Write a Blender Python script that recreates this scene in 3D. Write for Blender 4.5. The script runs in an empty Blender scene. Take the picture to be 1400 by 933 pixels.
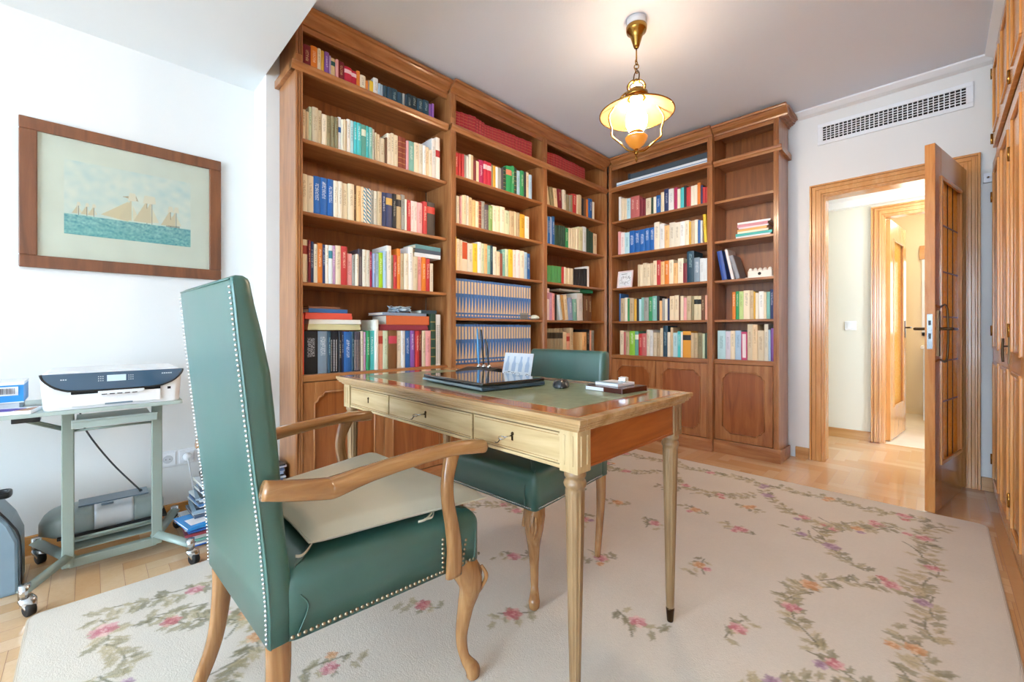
import bpy, math, random
import numpy as np
from mathutils import Vector, Matrix
R = random.Random(7)
sc = bpy.context.scene
COL = sc.collection
PI = math.pi
WORLD, WINDOW, BULB, HALL, BATH, EXPO = 11.0, 150.0, 60.0, 8.0, 12.0, 0.84

# ------------------------------------------------------------------ helpers
def lin(h):
    if isinstance(h, str):
        h = h.lstrip('#'); h = [int(h[i:i+2], 16) / 255 for i in (0, 2, 4)]
    return tuple((c / 12.92 if c <= .04045 else ((c + .055) / 1.055) ** 2.4) for c in h) + (1.0,)

class NT:
    def __init__(s, name):
        s.m = bpy.data.materials.new(name); s.m.use_nodes = True
        s.t = s.m.node_tree; s.b = s.t.nodes['Principled BSDF']; s.out = s.t.nodes['Material Output']
    def n(s, typ, ins=None, **kw):
        nd = s.t.nodes.new(typ)
        for k, v in kw.items(): setattr(nd, k, v)
        for k, v in (ins or {}).items(): s.set(nd.inputs[k], v)
        return nd
    def set(s, sock, v):
        if isinstance(v, bpy.types.NodeSocket): s.t.links.new(v, sock)
        elif isinstance(v, bpy.types.Node): s.t.links.new(v.outputs[0], sock)
        else: sock.default_value = v
    def math(s, op, a, b=0.0, c=0.0):
        nd = s.t.nodes.new('ShaderNodeMath'); nd.operation = op
        s.set(nd.inputs[0], a); s.set(nd.inputs[1], b); s.set(nd.inputs[2], c)
        return nd.outputs[0]
    def mix(s, f, a, b, blend='MIX'):
        nd = s.t.nodes.new('ShaderNodeMix'); nd.data_type = 'RGBA'; nd.blend_type = blend
        s.set(nd.inputs['Factor'], f); s.set(nd.inputs[6], a); s.set(nd.inputs[7], b)
        return nd.outputs[2]
    def ramp(s, f, stops, interp='LINEAR'):
        nd = s.t.nodes.new('ShaderNodeValToRGB'); e = nd.color_ramp; e.interpolation = interp
        while len(e.elements) < len(stops): e.elements.new(.5)
        for el, (p, c) in zip(e.elements, stops): el.position = p; el.color = c
        s.set(nd.inputs[0], f); return nd.outputs[0]
    def coords(s, which='Object', scale=(1, 1, 1), rot=(0, 0, 0)):
        tc = s.t.nodes.new('ShaderNodeTexCoord')
        mp = s.n('ShaderNodeMapping', {'Scale': scale, 'Rotation': rot}); s.t.links.new(tc.outputs[which], mp.inputs[0])
        return mp.outputs[0]
    def noise(s, vec, scale, detail=3, dist=0, rough=.5):
        nd = s.n('ShaderNodeTexNoise', {'Scale': scale, 'Detail': detail, 'Distortion': dist, 'Roughness': rough})
        s.set(nd.inputs['Vector'], vec); return nd.outputs[0]
    def bump(s, h, strength, dist=.001):
        nd = s.n('ShaderNodeBump', {'Strength': strength, 'Distance': dist}); s.set(nd.inputs['Height'], h)
        s.set(s.b.inputs['Normal'], nd.outputs[0])
    def p(s, **kw):
        for k, v in kw.items(): s.set(s.b.inputs[k.replace('_', ' ')], v)
        return s

def plain(name, c, rough=.5, metal=0.0, coat=0.0, spec=.5, var=.04):
    t = NT(name); c = lin(c)
    nz = t.noise(t.coords(), 9, 3)
    a = tuple(x * (1 - var) for x in c[:3]) + (1,); b = tuple(min(1, x * (1 + var)) for x in c[:3]) + (1,)
    t.p(Base_Color=t.ramp(nz, [(.3, a), (.7, b)]), Roughness=rough, Metallic=metal, Coat_Weight=coat, Specular_IOR_Level=spec)
    return t.m

def wood(name, c1, c2, c3, axis='z', rough=.34, coat=.25, s=1.0):
    t = NT(name)
    sc_ = {'x': (.9, 9, 9), 'y': (9, .9, 9), 'z': (9, 9, .9)}[axis]
    v = t.coords('Object', tuple(k * s for k in sc_))
    n1 = t.noise(v, 1.6, 5, 1.6, .55); n2 = t.noise(v, 14, 3, .3)
    col = t.ramp(n1, [(.28, lin(c1)), (.5, lin(c2)), (.74, lin(c3))])
    col = t.mix(t.math('MULTIPLY', n2, .45), col, lin(c1))
    t.p(Base_Color=col, Roughness=rough, Coat_Weight=coat, Coat_Roughness=.15)
    t.bump(n2, .12, .0006)
    return t.m

class MB:
    """collects boxes, prisms, sweeps and turned shapes; build() links them as one mesh object"""
    def __init__(s): s.v = []; s.f = []; s.mi = []; s.sm = []; s.cur = 0; s.smooth = False; s.M = None
    def add(s, vs, fs):
        b = len(s.v)
        if s.M is not None: vs = [tuple(s.M @ Vector(p)) for p in vs]
        s.v += [tuple(p) for p in vs]; s.f += [tuple(b + i for i in f) for f in fs]
        s.mi += [s.cur] * len(fs); s.sm += [s.smooth] * len(fs); return s
    def box(s, x0, y0, z0, x1, y1, z1):
        if x0 > x1: x0, x1 = x1, x0
        if y0 > y1: y0, y1 = y1, y0
        if z0 > z1: z0, z1 = z1, z0
        return s.add([(x0,y0,z0),(x1,y0,z0),(x1,y1,z0),(x0,y1,z0),(x0,y0,z1),(x1,y0,z1),(x1,y1,z1),(x0,y1,z1)],
                     [(0,3,2,1),(4,5,6,7),(0,1,5,4),(1,2,6,5),(2,3,7,6),(3,0,4,7)])
    def prism(s, pts, axis, a0, a1):
        """polygon pts in the plane across axis, extruded a0..a1; for z pts are (x,y), x: (y,z), y: (x,z)"""
        f = {'z': lambda p, a: (p[0], p[1], a), 'x': lambda p, a: (a, p[0], p[1]), 'y': lambda p, a: (p[0], a, p[1])}[axis]
        n = len(pts); vs = [f(p, a0) for p in pts] + [f(p, a1) for p in pts]
        return s.add(vs, [tuple(range(n))[::-1], tuple(range(n, 2*n))] + [(i, (i+1) % n, (i+1) % n + n, i + n) for i in range(n)])
    def lathe(s, prof, c=(0,0,0), n=24, cap=True):
        """prof = [(r,z)...]"""
        vs = []; fs = []
        for r, z in prof:
            for i in range(n):
                a = 2*PI*i/n; vs.append((c[0]+r*math.cos(a), c[1]+r*math.sin(a), c[2]+z))
        for k in range(len(prof)-1):
            for i in range(n):
                j = (i+1) % n; fs.append((k*n+i, k*n+j, (k+1)*n+j, (k+1)*n+i))
        if cap:
            fs.append(tuple(range(n))[::-1]); fs.append(tuple(range((len(prof)-1)*n, len(prof)*n)))
        o = s.smooth; s.smooth = True; s.add(vs, fs); s.smooth = o; return s
    def sweep(s, path, rad, n=12, side=(1,0,0), ex=1.0, steps=5, cap=True):
        """rounded bar along a smoothed path; rad = (a,b) or list of (a,b); a lies along side; ex<1 squarer"""
        P = [Vector(p) for p in path]
        if not isinstance(rad, list): rad = [rad] * len(P)
        pts = []; rr = []
        if len(P) == 2 or steps == 1: pts = P; rr = rad
        else:
            for i in range(len(P)-1):
                p0 = P[max(i-1,0)]; p1 = P[i]; p2 = P[i+1]; p3 = P[min(i+2,len(P)-1)]
                for k in range(steps):
                    u = k/steps
                    pts.append(.5*((2*p1)+(p2-p0)*u+(2*p0-5*p1+4*p2-p3)*u*u+(3*p1-p0-3*p2+p3)*u**3))
                    rr.append((rad[i][0]+(rad[i+1][0]-rad[i][0])*u, rad[i][1]+(rad[i+1][1]-rad[i][1])*u))
            pts.append(P[-1]); rr.append(rad[-1])
        vs = []; fs = []; side = Vector(side)
        for i, p in enumerate(pts):
            t = (pts[min(i+1,len(pts)-1)]-pts[max(i-1,0)]).normalized()
            u = (side - t*side.dot(t))
            u = u.normalized() if u.length > 1e-4 else t.orthogonal().normalized()
            w = t.cross(u).normalized()
            for k in range(n):
                a = 2*PI*k/n; ca, sa = math.cos(a), math.sin(a)
                ca = math.copysign(abs(ca)**ex, ca); sa = math.copysign(abs(sa)**ex, sa)
                vs.append(tuple(p + u*ca*rr[i][0] + w*sa*rr[i][1]))
        for i in range(len(pts)-1):
            for k in range(n):
                j = (k+1) % n; fs.append((i*n+k, i*n+j, (i+1)*n+j, (i+1)*n+k))
        if cap: fs.append(tuple(range(n))[::-1]); fs.append(tuple(range((len(pts)-1)*n, len(pts)*n)))
        o = s.smooth; s.smooth = True; s.add(vs, fs); s.smooth = o; return s
    def loops(s, loops, capb=True, capt=True, smooth=True):
        n = len(loops[0]); vs = [p for l in loops for p in l]; fs = []
        for i in range(len(loops)-1):
            for k in range(n):
                j = (k+1) % n; fs.append((i*n+k, i*n+j, (i+1)*n+j, (i+1)*n+k))
        if capb: fs.append(tuple(range(n))[::-1])
        if capt: fs.append(tuple(range((len(loops)-1)*n, len(loops)*n)))
        o = s.smooth; s.smooth = smooth; s.add(vs, fs); s.smooth = o; return s
    def dome(s, c, r, nrm=(0,0,1), n=6):
        N = Vector(nrm).normalized(); u = N.orthogonal().normalized(); w = N.cross(u); c = Vector(c)
        vs = []; 
        for rr, h in ((1, 0), (.72, .6)):
            for k in range(n):
                a = 2*PI*k/n; vs.append(tuple(c + (u*math.cos(a)+w*math.sin(a))*r*rr + N*h*r))
        vs.append(tuple(c + N*r*.85))
        fs = [(k, (k+1) % n, n+(k+1) % n, n+k) for k in range(n)] + [(n+k, n+(k+1) % n, 2*n) for k in range(n)]
        o = s.smooth; s.smooth = True; s.add(vs, fs); s.smooth = o; return s
    def build(s, name, mats, parent=None, bevel=0, seg=2, auto=True):
        me = bpy.data.meshes.new(name); me.from_pydata(s.v, [], s.f)
        if not isinstance(mats, (list, tuple)): mats = [mats]
        for m in mats: me.materials.append(m)
        me.polygons.foreach_set('material_index', s.mi); me.polygons.foreach_set('use_smooth', s.sm)
        me.validate(); me.update()
        o = bpy.data.objects.new(name, me); COL.objects.link(o)
        if parent is not None: o.parent = parent
        if bevel:
            b = o.modifiers.new('bevel', 'BEVEL'); b.width = bevel; b.segments = seg; b.limit_method = 'ANGLE'; b.angle_limit = math.radians(40)
        return o

def tag(o, label, cat, group=None):
    o['label'] = label; o['category'] = cat
    if group: o['group'] = group
    return o
def thing(name, label, cat, loc=(0,0,0), rz=0, group=None):
    o = bpy.data.objects.new(name, None); COL.objects.link(o); o.empty_display_size = .05
    o.location = loc; o.rotation_euler = (0, 0, rz)
    return tag(o, label, cat, group)
def struct(name, mb, mats, bevel=0, parent=None):
    o = mb.build(name, mats, parent, bevel)
    if parent is None: o['kind'] = 'structure'
    return o
def poly_round(pts, r, n=4):
    out = []; m = len(pts)
    for i in range(m):
        p = Vector(pts[i]); a = Vector(pts[i-1]); b = Vector(pts[(i+1) % m])
        u = (a-p).normalized(); w = (b-p).normalized(); q0 = p+u*r; q1 = p+w*r
        for k in range(n+1):
            t = k/n; out.append(tuple((1-t)**2*q0 + 2*t*(1-t)*p + t*t*q1))
    return out
def poly_inset(pts, d):
    """inward offset of a counter-clockwise polygon"""
    out = []; m = len(pts)
    for i in range(m):
        p = Vector(pts[i]); a = p-Vector(pts[i-1]); b = Vector(pts[(i+1) % m])-p
        na = Vector((-a.y, a.x)).normalized() if a.length > 1e-7 else Vector((0,0)); nb = Vector((-b.y, b.x)).normalized() if b.length > 1e-7 else na
        nn = (na+nb); nn = nn.normalized() if nn.length > 1e-6 else na
        k = max(.35, nn.dot(na)); out.append(tuple(p+nn*d/k))
    return out
def soft_slab(mb, pts, z0, z1, r, steps=4, rb=0.0, crown=0.0):
    """slab over a CCW plan polygon with rounded top (and bottom) edges"""
    L = []
    if rb:
        for k in range(steps+1):
            a = PI/2*(k/steps); L.append([(p[0],p[1], z0+rb*(1-math.sin(a))) for p in poly_inset(pts, rb*(1-math.cos(a)))][:])
        L = L[::-1] if False else [[(q[0],q[1], z0+rb*(1-math.cos(PI/2*(k/steps)))) for q in poly_inset(pts, rb*(1-math.sin(PI/2*(k/steps))))] for k in range(steps+1)]
    else: L.append([(p[0],p[1],z0) for p in pts])
    for k in range(steps+1):
        a = PI/2*(k/steps); L.append([(q[0],q[1], z1-r+r*math.sin(a)) for q in poly_inset(pts, r*(1-math.cos(a)))])
    if crown:
        last = L[-1]; cx = sum(p[0] for p in last)/len(last); cy = sum(p[1] for p in last)/len(last)
        for f, h in ((.8, .55), (.5, .88), (.15, 1.0)):
            L.append([(cx+(p[0]-cx)*f, cy+(p[1]-cy)*f, p[2]+crown*h) for p in last])
    mb.loops(L)

# ------------------------------------------------------------------ materials
M = {}
W1, W2, W3 = '#824b25', '#a86f40', '#c08b58'
for ax in 'xyz': M['bw'+ax] = wood('bookcase_walnut_'+ax, W1, W2, W3, ax, .3, .35)
M['bpanel'] = wood('bookcase_door_panel', '#7a401c', '#9c592a', '#b36f3a', 'z', .3, .35)
M['bback'] = wood('bookcase_backboard_shaded', '#6f3e1c', '#8e5428', '#a26633', 'z', .42, .1)  # shade inside the bays is put into the boards as darker walnut
for ax in 'xyz': M['oak'+ax] = wood('door_oak_'+ax, '#c6894a', '#d29756', '#dca96a', ax, .24, .5, 1.8)
M['doorface'] = wood('door_leaf_wood', '#a5662f', '#c48345', '#d29a5a', 'z', .2, .7, 1.6)
M['desktop'] = wood('desk_top_veneer', '#96501f', '#bf7136', '#d48f50', 'x', .07, .9)
M['deskside'] = wood('desk_side_veneer', '#7c3a12', '#a35523', '#b86c32', 'y', .28, .4)
for ax in 'xz': M['deskpale'+ax] = wood('desk_pale_wood_'+ax, '#ae9064', '#ceb486', '#deca9e', ax, .33, .35)
M['deskedge'] = wood('desk_edge_wood', '#9c7a4c', '#b89468', '#caa97c', 'x', .26, .4, 1.0)
M['deskleg'] = wood('desk_leg_wood', '#725536', '#957550', '#af8e66', 'z', .36, .2, 1.6)
for ax in 'yz': M['chair'+ax] = wood('chair_wood_'+ax, '#855831', '#ab7b4b', '#c29462', ax, .27, .5, 1.6)
M['frame'] = wood('picture_frame_wood', '#5e3a26', '#7d4c30', '#8f5a38', 'z', .4, .2)
M['base'] = wood('baseboard_wood', '#a8743c', '#c2915a', '#d2a76e', 'x', .3, .3)

def wall_mat(name, c, bump=.12, rough=.75):
    t = NT(name); v = t.coords(); n = t.noise(v, 90, 4); n2 = t.noise(v, 1.3, 2)
    c = lin(c); d = tuple(x*.965 for x in c[:3])+(1,)
    t.p(Base_Color=t.ramp(n2, [(.3, d), (.7, c)]), Roughness=rough); t.bump(n, bump, .002); return t.m
M['wall'] = wall_mat('painted_wall', '#e2e3e1')
M['ceil'] = wall_mat('stippled_ceiling', '#e4edfa', .5, .85)
M['soffit'] = wall_mat('smooth_soffit', '#dfe3e4', .03)
M['crown'] = wall_mat('white_crown_plaster', '#eceeef', .02, .5)
M['hall'] = wall_mat('hall_wall_paint', '#e2e0d2', .05)
M['bath'] = wall_mat('bathroom_tile', '#efdcb4', .03, .35)
M['bathfloor'] = plain('bathroom_floor_tile', '#efe8da', .25)
M['white'] = plain('white_plastic', '#e9ebee', .35)
M['whitemetal'] = plain('white_painted_metal', '#e6eaee', .4)
M['black'] = plain('black_plastic', '#17191c', .35)
M['dark'] = plain('dark_void', '#0c0d10', .8)
M['rubber'] = plain('black_rubber', '#151515', .6)
M['chrome'] = plain('polished_steel', '#c9ccd0', .18, 1.0)
M['brass'] = plain('aged_brass', '#a9813f', .24, 1.0)
M['bronze'] = plain('dark_bronze', '#4c3a28', .3, 1.0)
M['nailw'] = plain('bright_nail_heads', '#b9bdc0', .25, .9)
M['nailb'] = plain('antique_nail_heads', '#9c8a72', .28, .9)
M['cart'] = plain('grey_green_metal', '#8f9c93', .42, .25)
M['cartlight'] = plain('pale_grey_cart_top', '#a9b8b2', .4)
M['paper'] = plain('paper', '#ece6d6', .8)
M['page'] = plain('book_pages', '#e6d9bd', .85)

def leather():
    t = NT('green_leather'); v = t.coords()
    vo = t.n('ShaderNodeTexVoronoi', {'Scale': 260.0}); t.set(vo.inputs['Vector'], v)
    n = t.noise(v, 5, 4)
    t.p(Base_Color=t.ramp(n, [(.3, lin('#21524a')), (.7, lin('#2f665d'))]), Roughness=t.ramp(n, [(.3, (.36,)*3+(1,)), (.7, (.46,)*3+(1,))]), Specular_IOR_Level=.9, Coat_Weight=.45, Coat_Roughness=.36)
    t.bump(vo.outputs['Distance'], .12, .0006); return t.m
M['leather'] = leather()
def fabric(name, c, sc=700):
    t = NT(name); v = t.coords(); n = t.noise(v, sc, 2); n2 = t.noise(v, 6, 3); c = lin(c)
    t.p(Base_Color=t.ramp(n2, [(.3, tuple(x*.9 for x in c[:3])+(1,)), (.7, c)]), Roughness=.9, Sheen_Weight=.25); t.bump(n, .4, .001); return t.m
M['cushion'] = fabric('cushion_cotton', '#c6bfa9')
def inset():
    t = NT('green_leather_inset'); n = t.noise(t.coords(), 30, 4)
    t.p(Base_Color=t.ramp(n, [(.3, lin('#728064')), (.7, lin('#849274'))]), Roughness=.4, Coat_Weight=.35, Coat_Roughness=.1); return t.m
M['inset'] = inset()
def vcol(name, rough=.8, bump=0, coat=0, sheen=0):
    t = NT(name); a = t.n('ShaderNodeAttribute', attribute_name='Col')
    t.set(t.b.inputs['Base Color'], a.outputs['Color']); t.p(Roughness=rough, Coat_Weight=coat, Coat_Roughness=.08, Sheen_Weight=sheen)
    if bump: t.bump(t.noise(t.coords(), 260, 3), bump, .003)
    return t
M['rug'] = vcol('needlepoint_rug', .95, .5, 0, .2).m
M['rugedge'] = fabric('rug_edge_binding', '#b9a68c')
def floor_mat():
    t = vcol('varnished_parquet', .2, 0, .55); a = [n for n in t.t.nodes if n.type == 'ATTRIBUTE'][0]
    n = t.noise(t.coords('Object', (1, 1, 1)), 40, 4, 1.5)
    t.p(Base_Color=t.mix(t.math('MULTIPLY', n, .28), a.outputs['Color'], lin('#b98048')), Roughness=.24)
    return t.m
M['floor'] = floor_mat()
M['print'] = vcol('printed_engraving', .6).m
M['mat'] = plain('picture_mat_board', '#dfe3d3', .7)
def glassy(name, col, rough=.05, alpha=.25):
    t = NT(name); g = t.n('ShaderNodeBsdfGlossy', {'Color': (1,1,1,1), 'Roughness': rough}); tr = t.n('ShaderNodeBsdfTransparent', {'Color': col})
    fr = t.n('ShaderNodeFresnel', {'IOR': 1.45}); mx = t.n('ShaderNodeMixShader'); t.set(mx.inputs[0], t.math('MULTIPLY', fr.outputs[0], alpha*4)); t.set(mx.inputs[1], tr.outputs[0]); t.set(mx.inputs[2], g.outputs[0])
    t.set(t.out.inputs['Surface'], mx.outputs[0]); return t.m
M['glass'] = glassy('clear_glass', (.97,.98,.98,1), .02, .12)
def amber():
    t = NT('amber_leaded_glass'); v = t.coords(); n = t.noise(v, 60, 4, 1)
    c = t.ramp(n, [(.3, lin('#f6c048')), (.7, lin('#ffe08a'))])
    tl = t.n('ShaderNodeBsdfTranslucent'); t.set(tl.inputs[0], c); d = t.n('ShaderNodeBsdfTransparent'); t.set(d.inputs[0], c)
    g = t.n('ShaderNodeBsdfGlossy', {'Roughness': .1, 'Color': (1,1,1,1)})
    m1 = t.n('ShaderNodeMixShader', {0: .25}); t.set(m1.inputs[1], tl.outputs[0]); t.set(m1.inputs[2], d.outputs[0])
    df = t.n('ShaderNodeBsdfDiffuse'); t.set(df.inputs[0], c); md = t.n('ShaderNodeMixShader', {0: .42}); t.set(md.inputs[1], m1.outputs[0]); t.set(md.inputs[2], df.outputs[0])
    m2 = t.n('ShaderNodeMixShader', {0: .12}); t.set(m2.inputs[1], md.outputs[0]); t.set(m2.inputs[2], g.outputs[0])
    t.set(t.out.inputs['Surface'], m2.outputs[0]); return t.m
M['amber'] = amber()
def shade():
    t = NT('cream_glass_lampshade'); n = t.noise(t.coords(), 14, 3)
    c = t.ramp(n, [(.3, lin('#5e4a32')), (.7, lin('#6e583e'))])
    tl = t.n('ShaderNodeBsdfTranslucent'); t.set(tl.inputs[0], c); d = t.n('ShaderNodeBsdfDiffuse'); t.set(d.inputs[0], c)
    m1 = t.n('ShaderNodeMixShader', {0: .5}); t.set(m1.inputs[1], tl.outputs[0]); t.set(m1.inputs[2], d.outputs[0])
    t.set(t.out.inputs['Surface'], m1.outputs[0]); return t.m
M['shade'] = shade()
def emit(name, c, s):
    t = NT(name); t.p(Base_Color=lin(c), Emission_Color=lin(c), Emission_Strength=s, Roughness=.3); return t.m

# ------------------------------------------------------------------ room shell
XL, XLB, YB, ZC = -2.86, -2.62, 3.97, 2.70
XR, YF = .84, -3.6
T = .12
w = MB(); w.box(XL-T, YF-T, 0, XL, .69, ZC); w.box(XL-T, .69, 0, XLB, YB+.13, ZC); struct('wall_left', w, M['wall'])
# opening of the door to the hall
DX0, DX1, DZ = -.62, .10, 2.03
w = MB(); w.box(XLB, YB, 0, DX0, YB+.13, ZC); w.box(DX1, YB, 0, XR+T, YB+.13, ZC); w.box(DX0, YB, DZ, DX1, YB+.13, ZC); struct('wall_back', w, M['wall'])
w = MB(); w.box(XR, YF-T, 0, XR+T, YB, ZC); struct('wall_right', w, M['wall'])
WX0, WX1, WZ0, WZ1 = -2.15, .78, .25, 2.32
w = MB(); w.box(XL, YF-T, 0, WX0, YF, ZC); w.box(WX1, YF-T, 0, XR, YF, ZC); w.box(WX0, YF-T, 0, WX1, YF, WZ0); w.box(WX0, YF-T, WZ1, WX1, YF, ZC); struct('wall_front', w, M['wall'])
w = MB(); w.box(XL-T, YF-T, ZC, XR+T, YB+.13, ZC+.1); struct('ceiling', w, M['ceil'])
w = MB(); w.box(XL, YF, 2.415, XR, .69, ZC); struct('ceiling_beam', w, M['soffit'])
wf = MB()
for x in (WX0, (WX0+WX1)/2-.03, WX1-.06): wf.box(x, YF-.08, WZ0, x+.06, YF-.03, WZ1)
for z in (WZ0, WZ1-.06): wf.box(WX0, YF-.08, z, WX1, YF-.03, z+.06)
win = struct('window_1', wf, M['white'])
g = MB(); g.box(WX0+.05, YF-.058, WZ0+.05, WX1-.05, YF-.052, WZ1-.05); g.build('window_pane', M['glass'], win)

# parquet floor: herringbone blocks, straight border by the wardrobes
def plank_floor():
    vs, fs, cols = [], [], []
    base = [lin('#e4bd90'), lin('#dfb485'), lin('#e8c49a'), lin('#dbae7c'), lin('#e9c8a0')]
    def q(x0, y0, x1, y1, tone=1.0):
        x0, x1 = max(x0, XL-.02), min(x1, 1.6); y0 = max(y0, YF); y1 = min(y1, 5.0)
        if x1-x0 < .004 or y1-y0 < .004: return
        g_ = .0006; b = len(vs); vs.extend([(x0+g_, y0+g_, 0), (x1-g_, y0+g_, 0), (x1-g_, y1-g_, 0), (x0+g_, y1-g_, 0)]); fs.append((b, b+1, b+2, b+3))
        c = R.choice(base); k = R.uniform(.96, 1.03)*tone; cols.append((c[0]*k, c[1]*k, c[2]*k, 1))
    L, Wd = .35, .07
    for j in range(-20, 22):
        for i in range(-90, 150):
            ox = i*Wd + j*L - 1.0; oy = i*Wd - j*L - .6
            if -3.4 < ox < 1.8 and YF-.6 < oy < 5.2:
                if ox+L < .20+.2: q(ox, oy, min(ox+L, .20) if oy < 4.0 else ox+L, oy+Wd)
                elif oy > 3.9: q(ox, oy, ox+L, oy+Wd)
                elif ox < .20: q(ox, oy, .20, oy+Wd)
                vx = ox+L
                if vx < .20: q(vx, oy+Wd-L, min(vx+Wd, .20), oy+Wd)
                elif oy > 3.9: q(vx, oy+Wd-L, vx+Wd, oy+Wd)
    for k in range(10):
        y = YF - R.uniform(0, .4)
        while y < 3.97:
            l = R.uniform(.5, .8); q(.20+k*.068, y, .20+(k+1)*.068, min(y+l, 3.97)); y += l
    me = bpy.data.meshes.new('floor'); me.from_pydata(vs, [], fs); me.materials.append(M['floor'])
    me.materials.append(M['bpanel'])
    a = me.color_attributes.new('Col', 'FLOAT_COLOR', 'CORNER'); arr = np.repeat(np.array(cols, dtype=np.float32), 4, axis=0); a.data.foreach_set('color', arr.ravel())
    o = bpy.data.objects.new('floor', me); COL.objects.link(o); o['kind'] = 'structure'
    s = MB(); s.box(XL-T, YF-T, -.1, 1.6, 5.0, -.002); struct('floor.001', s, M['bpanel'])
plank_floor()

# baseboards
for n_, b in (('baseboard_left', (XL, YF, 0, XL+.014, .69, .085)), ('baseboard_back', (-.80, YB-.014, 0, -.71, YB, .085)), ('baseboard_right', (.187, YB-.014, 0, .245, YB, .085))):
    m_ = MB(); m_.box(*b); struct(n_, m_, M['base'] if n_ != 'baseboard_left' else M['oaky'], .003)
# crown plaster along back wall and right side
m_ = MB(); pr = [(YB, 2.655), (YB, ZC), (3.895, ZC), (3.895, 2.69), (3.93, 2.665)]
m_.prism(pr, 'x', -.80, .30); struct('trim_1', m_, M['crown'])
m_ = MB(); m_.prism([(.31, 2.655), (.31, ZC), (.20, ZC), (.20, 2.69), (.235, 2.662)], 'y', .69, 3.90); struct('trim_2', m_, M['crown'])

# door casings (stepped mouldings)
def casing(name, x0, x1, z1, y, wdt, mat, depth=.025, full=.13):
    """casing around an opening x0..x1 up to z1 on the wall plane y (front towards -y)"""
    m = MB(); steps = [(0, .012), (.012, .024), (.030, .016), (.046, .024), (.062, .012), (wdt-.012, .03)]
    e = [s_[0] for s_ in steps] + [wdt]
    for i, (a, d) in enumerate(steps):
        b = e[i+1]
        m.box(x0-b, y-d, 0, x0-a, y+.01, z1+a+ (b-a)); m.box(x1+a, y-d, 0, x1+b, y+.01, z1+a+(b-a)); m.box(x0-a, y-d, z1+a, x1+a, y+.01, z1+b)
    m.box(x0-.012, y-.002, 0, x0+.012, y+full, z1+.012); m.box(x1-.012, y-.002, 0, x1+.012, y+full, z1+.012); m.box(x0, y-.002, z1-.012, x1, y+full, z1+.012)
    return m
struct('trim_3', casing('c', DX0, DX1, DZ, YB, .085, M['oakz']), M['oakz'], .002)

# open study door with leaded amber glass
dr = thing('door_1', 'x', 'door', (.105, 3.955, 0), 0); del dr['label']; del dr['category']; dr['kind'] = 'structure'
Ld = .715; th = .042
dr.rotation_euler = (0, 0, math.atan2(3.25-3.955, -.035-.105))     # local +x runs from hinge to free edge
def door_leaf(root, Lw, H, th, px0, px1, pz0, pz1, face, gl):
    m = MB(); m.box(0, -th/2, .008, px0, th/2, H); m.box(px1, -th/2, .008, Lw, th/2, H); m.box(px0, -th/2, .008, px1, th/2, pz0); m.box(px0, -th/2, pz1, px1, th/2, H)
    m.build('door_leaf', face, root, .002)
    m = MB()
    for s_ in (-1, 1):
        y0, y1 = s_*(th/2-.004), s_*(th/2+.006)
        m.box(px0-.004, y0, pz0-.004, px0+.016, y1, pz1+.004); m.box(px1-.016, y0, pz0-.004, px1+.004, y1, pz1+.004); m.box(px0+.016, y0, pz0-.004, px1-.016, y1, pz0+.016); m.box(px0+.016, y0, pz1-.016, px1-.016, y1, pz1+.004)
    m.build('glazing_bead', M['oakz'], root, .002)
    m = MB(); m.box(px0, -.003, pz0, px1, .003, pz1); g_ = m.build('glass_panel', gl, root); return g_
gp = door_leaf(dr, Ld, 2.02, th, .14, .60, .255, 1.86, M['doorface'], M['amber'])
m_ = MB(); 
for z in (1.607, 1.34, 1.08, .825, .59): m_.box(.14, -.006, z-.004, .60, .006, z+.004)
for x in (.255, .37, .485): m_.box(x-.004, -.006, .255, x+.004, .006, 1.86)
m_.build('lead_came', M['bronze'], gp)
m_ = MB(); m_.box(Ld-.001, -.011, .90, Ld+.0025, .011, 1.09); lk = m_.build('lock_plate', M['chrome'], dr)
m_ = MB(); m_.box(Ld+.0024, -.005, 1.03, Ld+.0034, .005, 1.055); m_.box(Ld+.0024, -.005, .955, Ld+.0034, .005, .985); m_.build('lock_slot', M['black'], lk)
for s_, nm in ((-1, 'inner'), (1, 'outer')):
    m_ = MB(); m_.box(Ld-.075, s_*th/2, .86, Ld-.045, s_*(th/2+.006), 1.11)
    m_.sweep([(Ld-.06, s_*th/2, 1.01), (Ld-.06, s_*(th/2+.045), 1.01), (Ld-.075, s_*(th/2+.055), 1.01), (Ld-.18, s_*(th/2+.05), 1.008)], (.008, .008), 8, (0, 0, 1))
    m_.sweep([(Ld-.09, s_*(th/2+.002), .84), (Ld-.09, s_*(th/2+.03), .85), (Ld-.09, s_*(th/2+.03), 1.12), (Ld-.09, s_*(th/2+.002), 1.13)], (.005, .005), 8, (1, 0, 0)) if s_ == 1 else None
    m_.build('door_handle', M['bronze'], dr)
m_ = MB()
for z in (.25, 1.05, 1.8): m_.lathe([(.008, -.05), (.008, .05)], (0, -.022, z), 10)
m_.build('door_hinge', M['brass'], dr)

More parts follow.
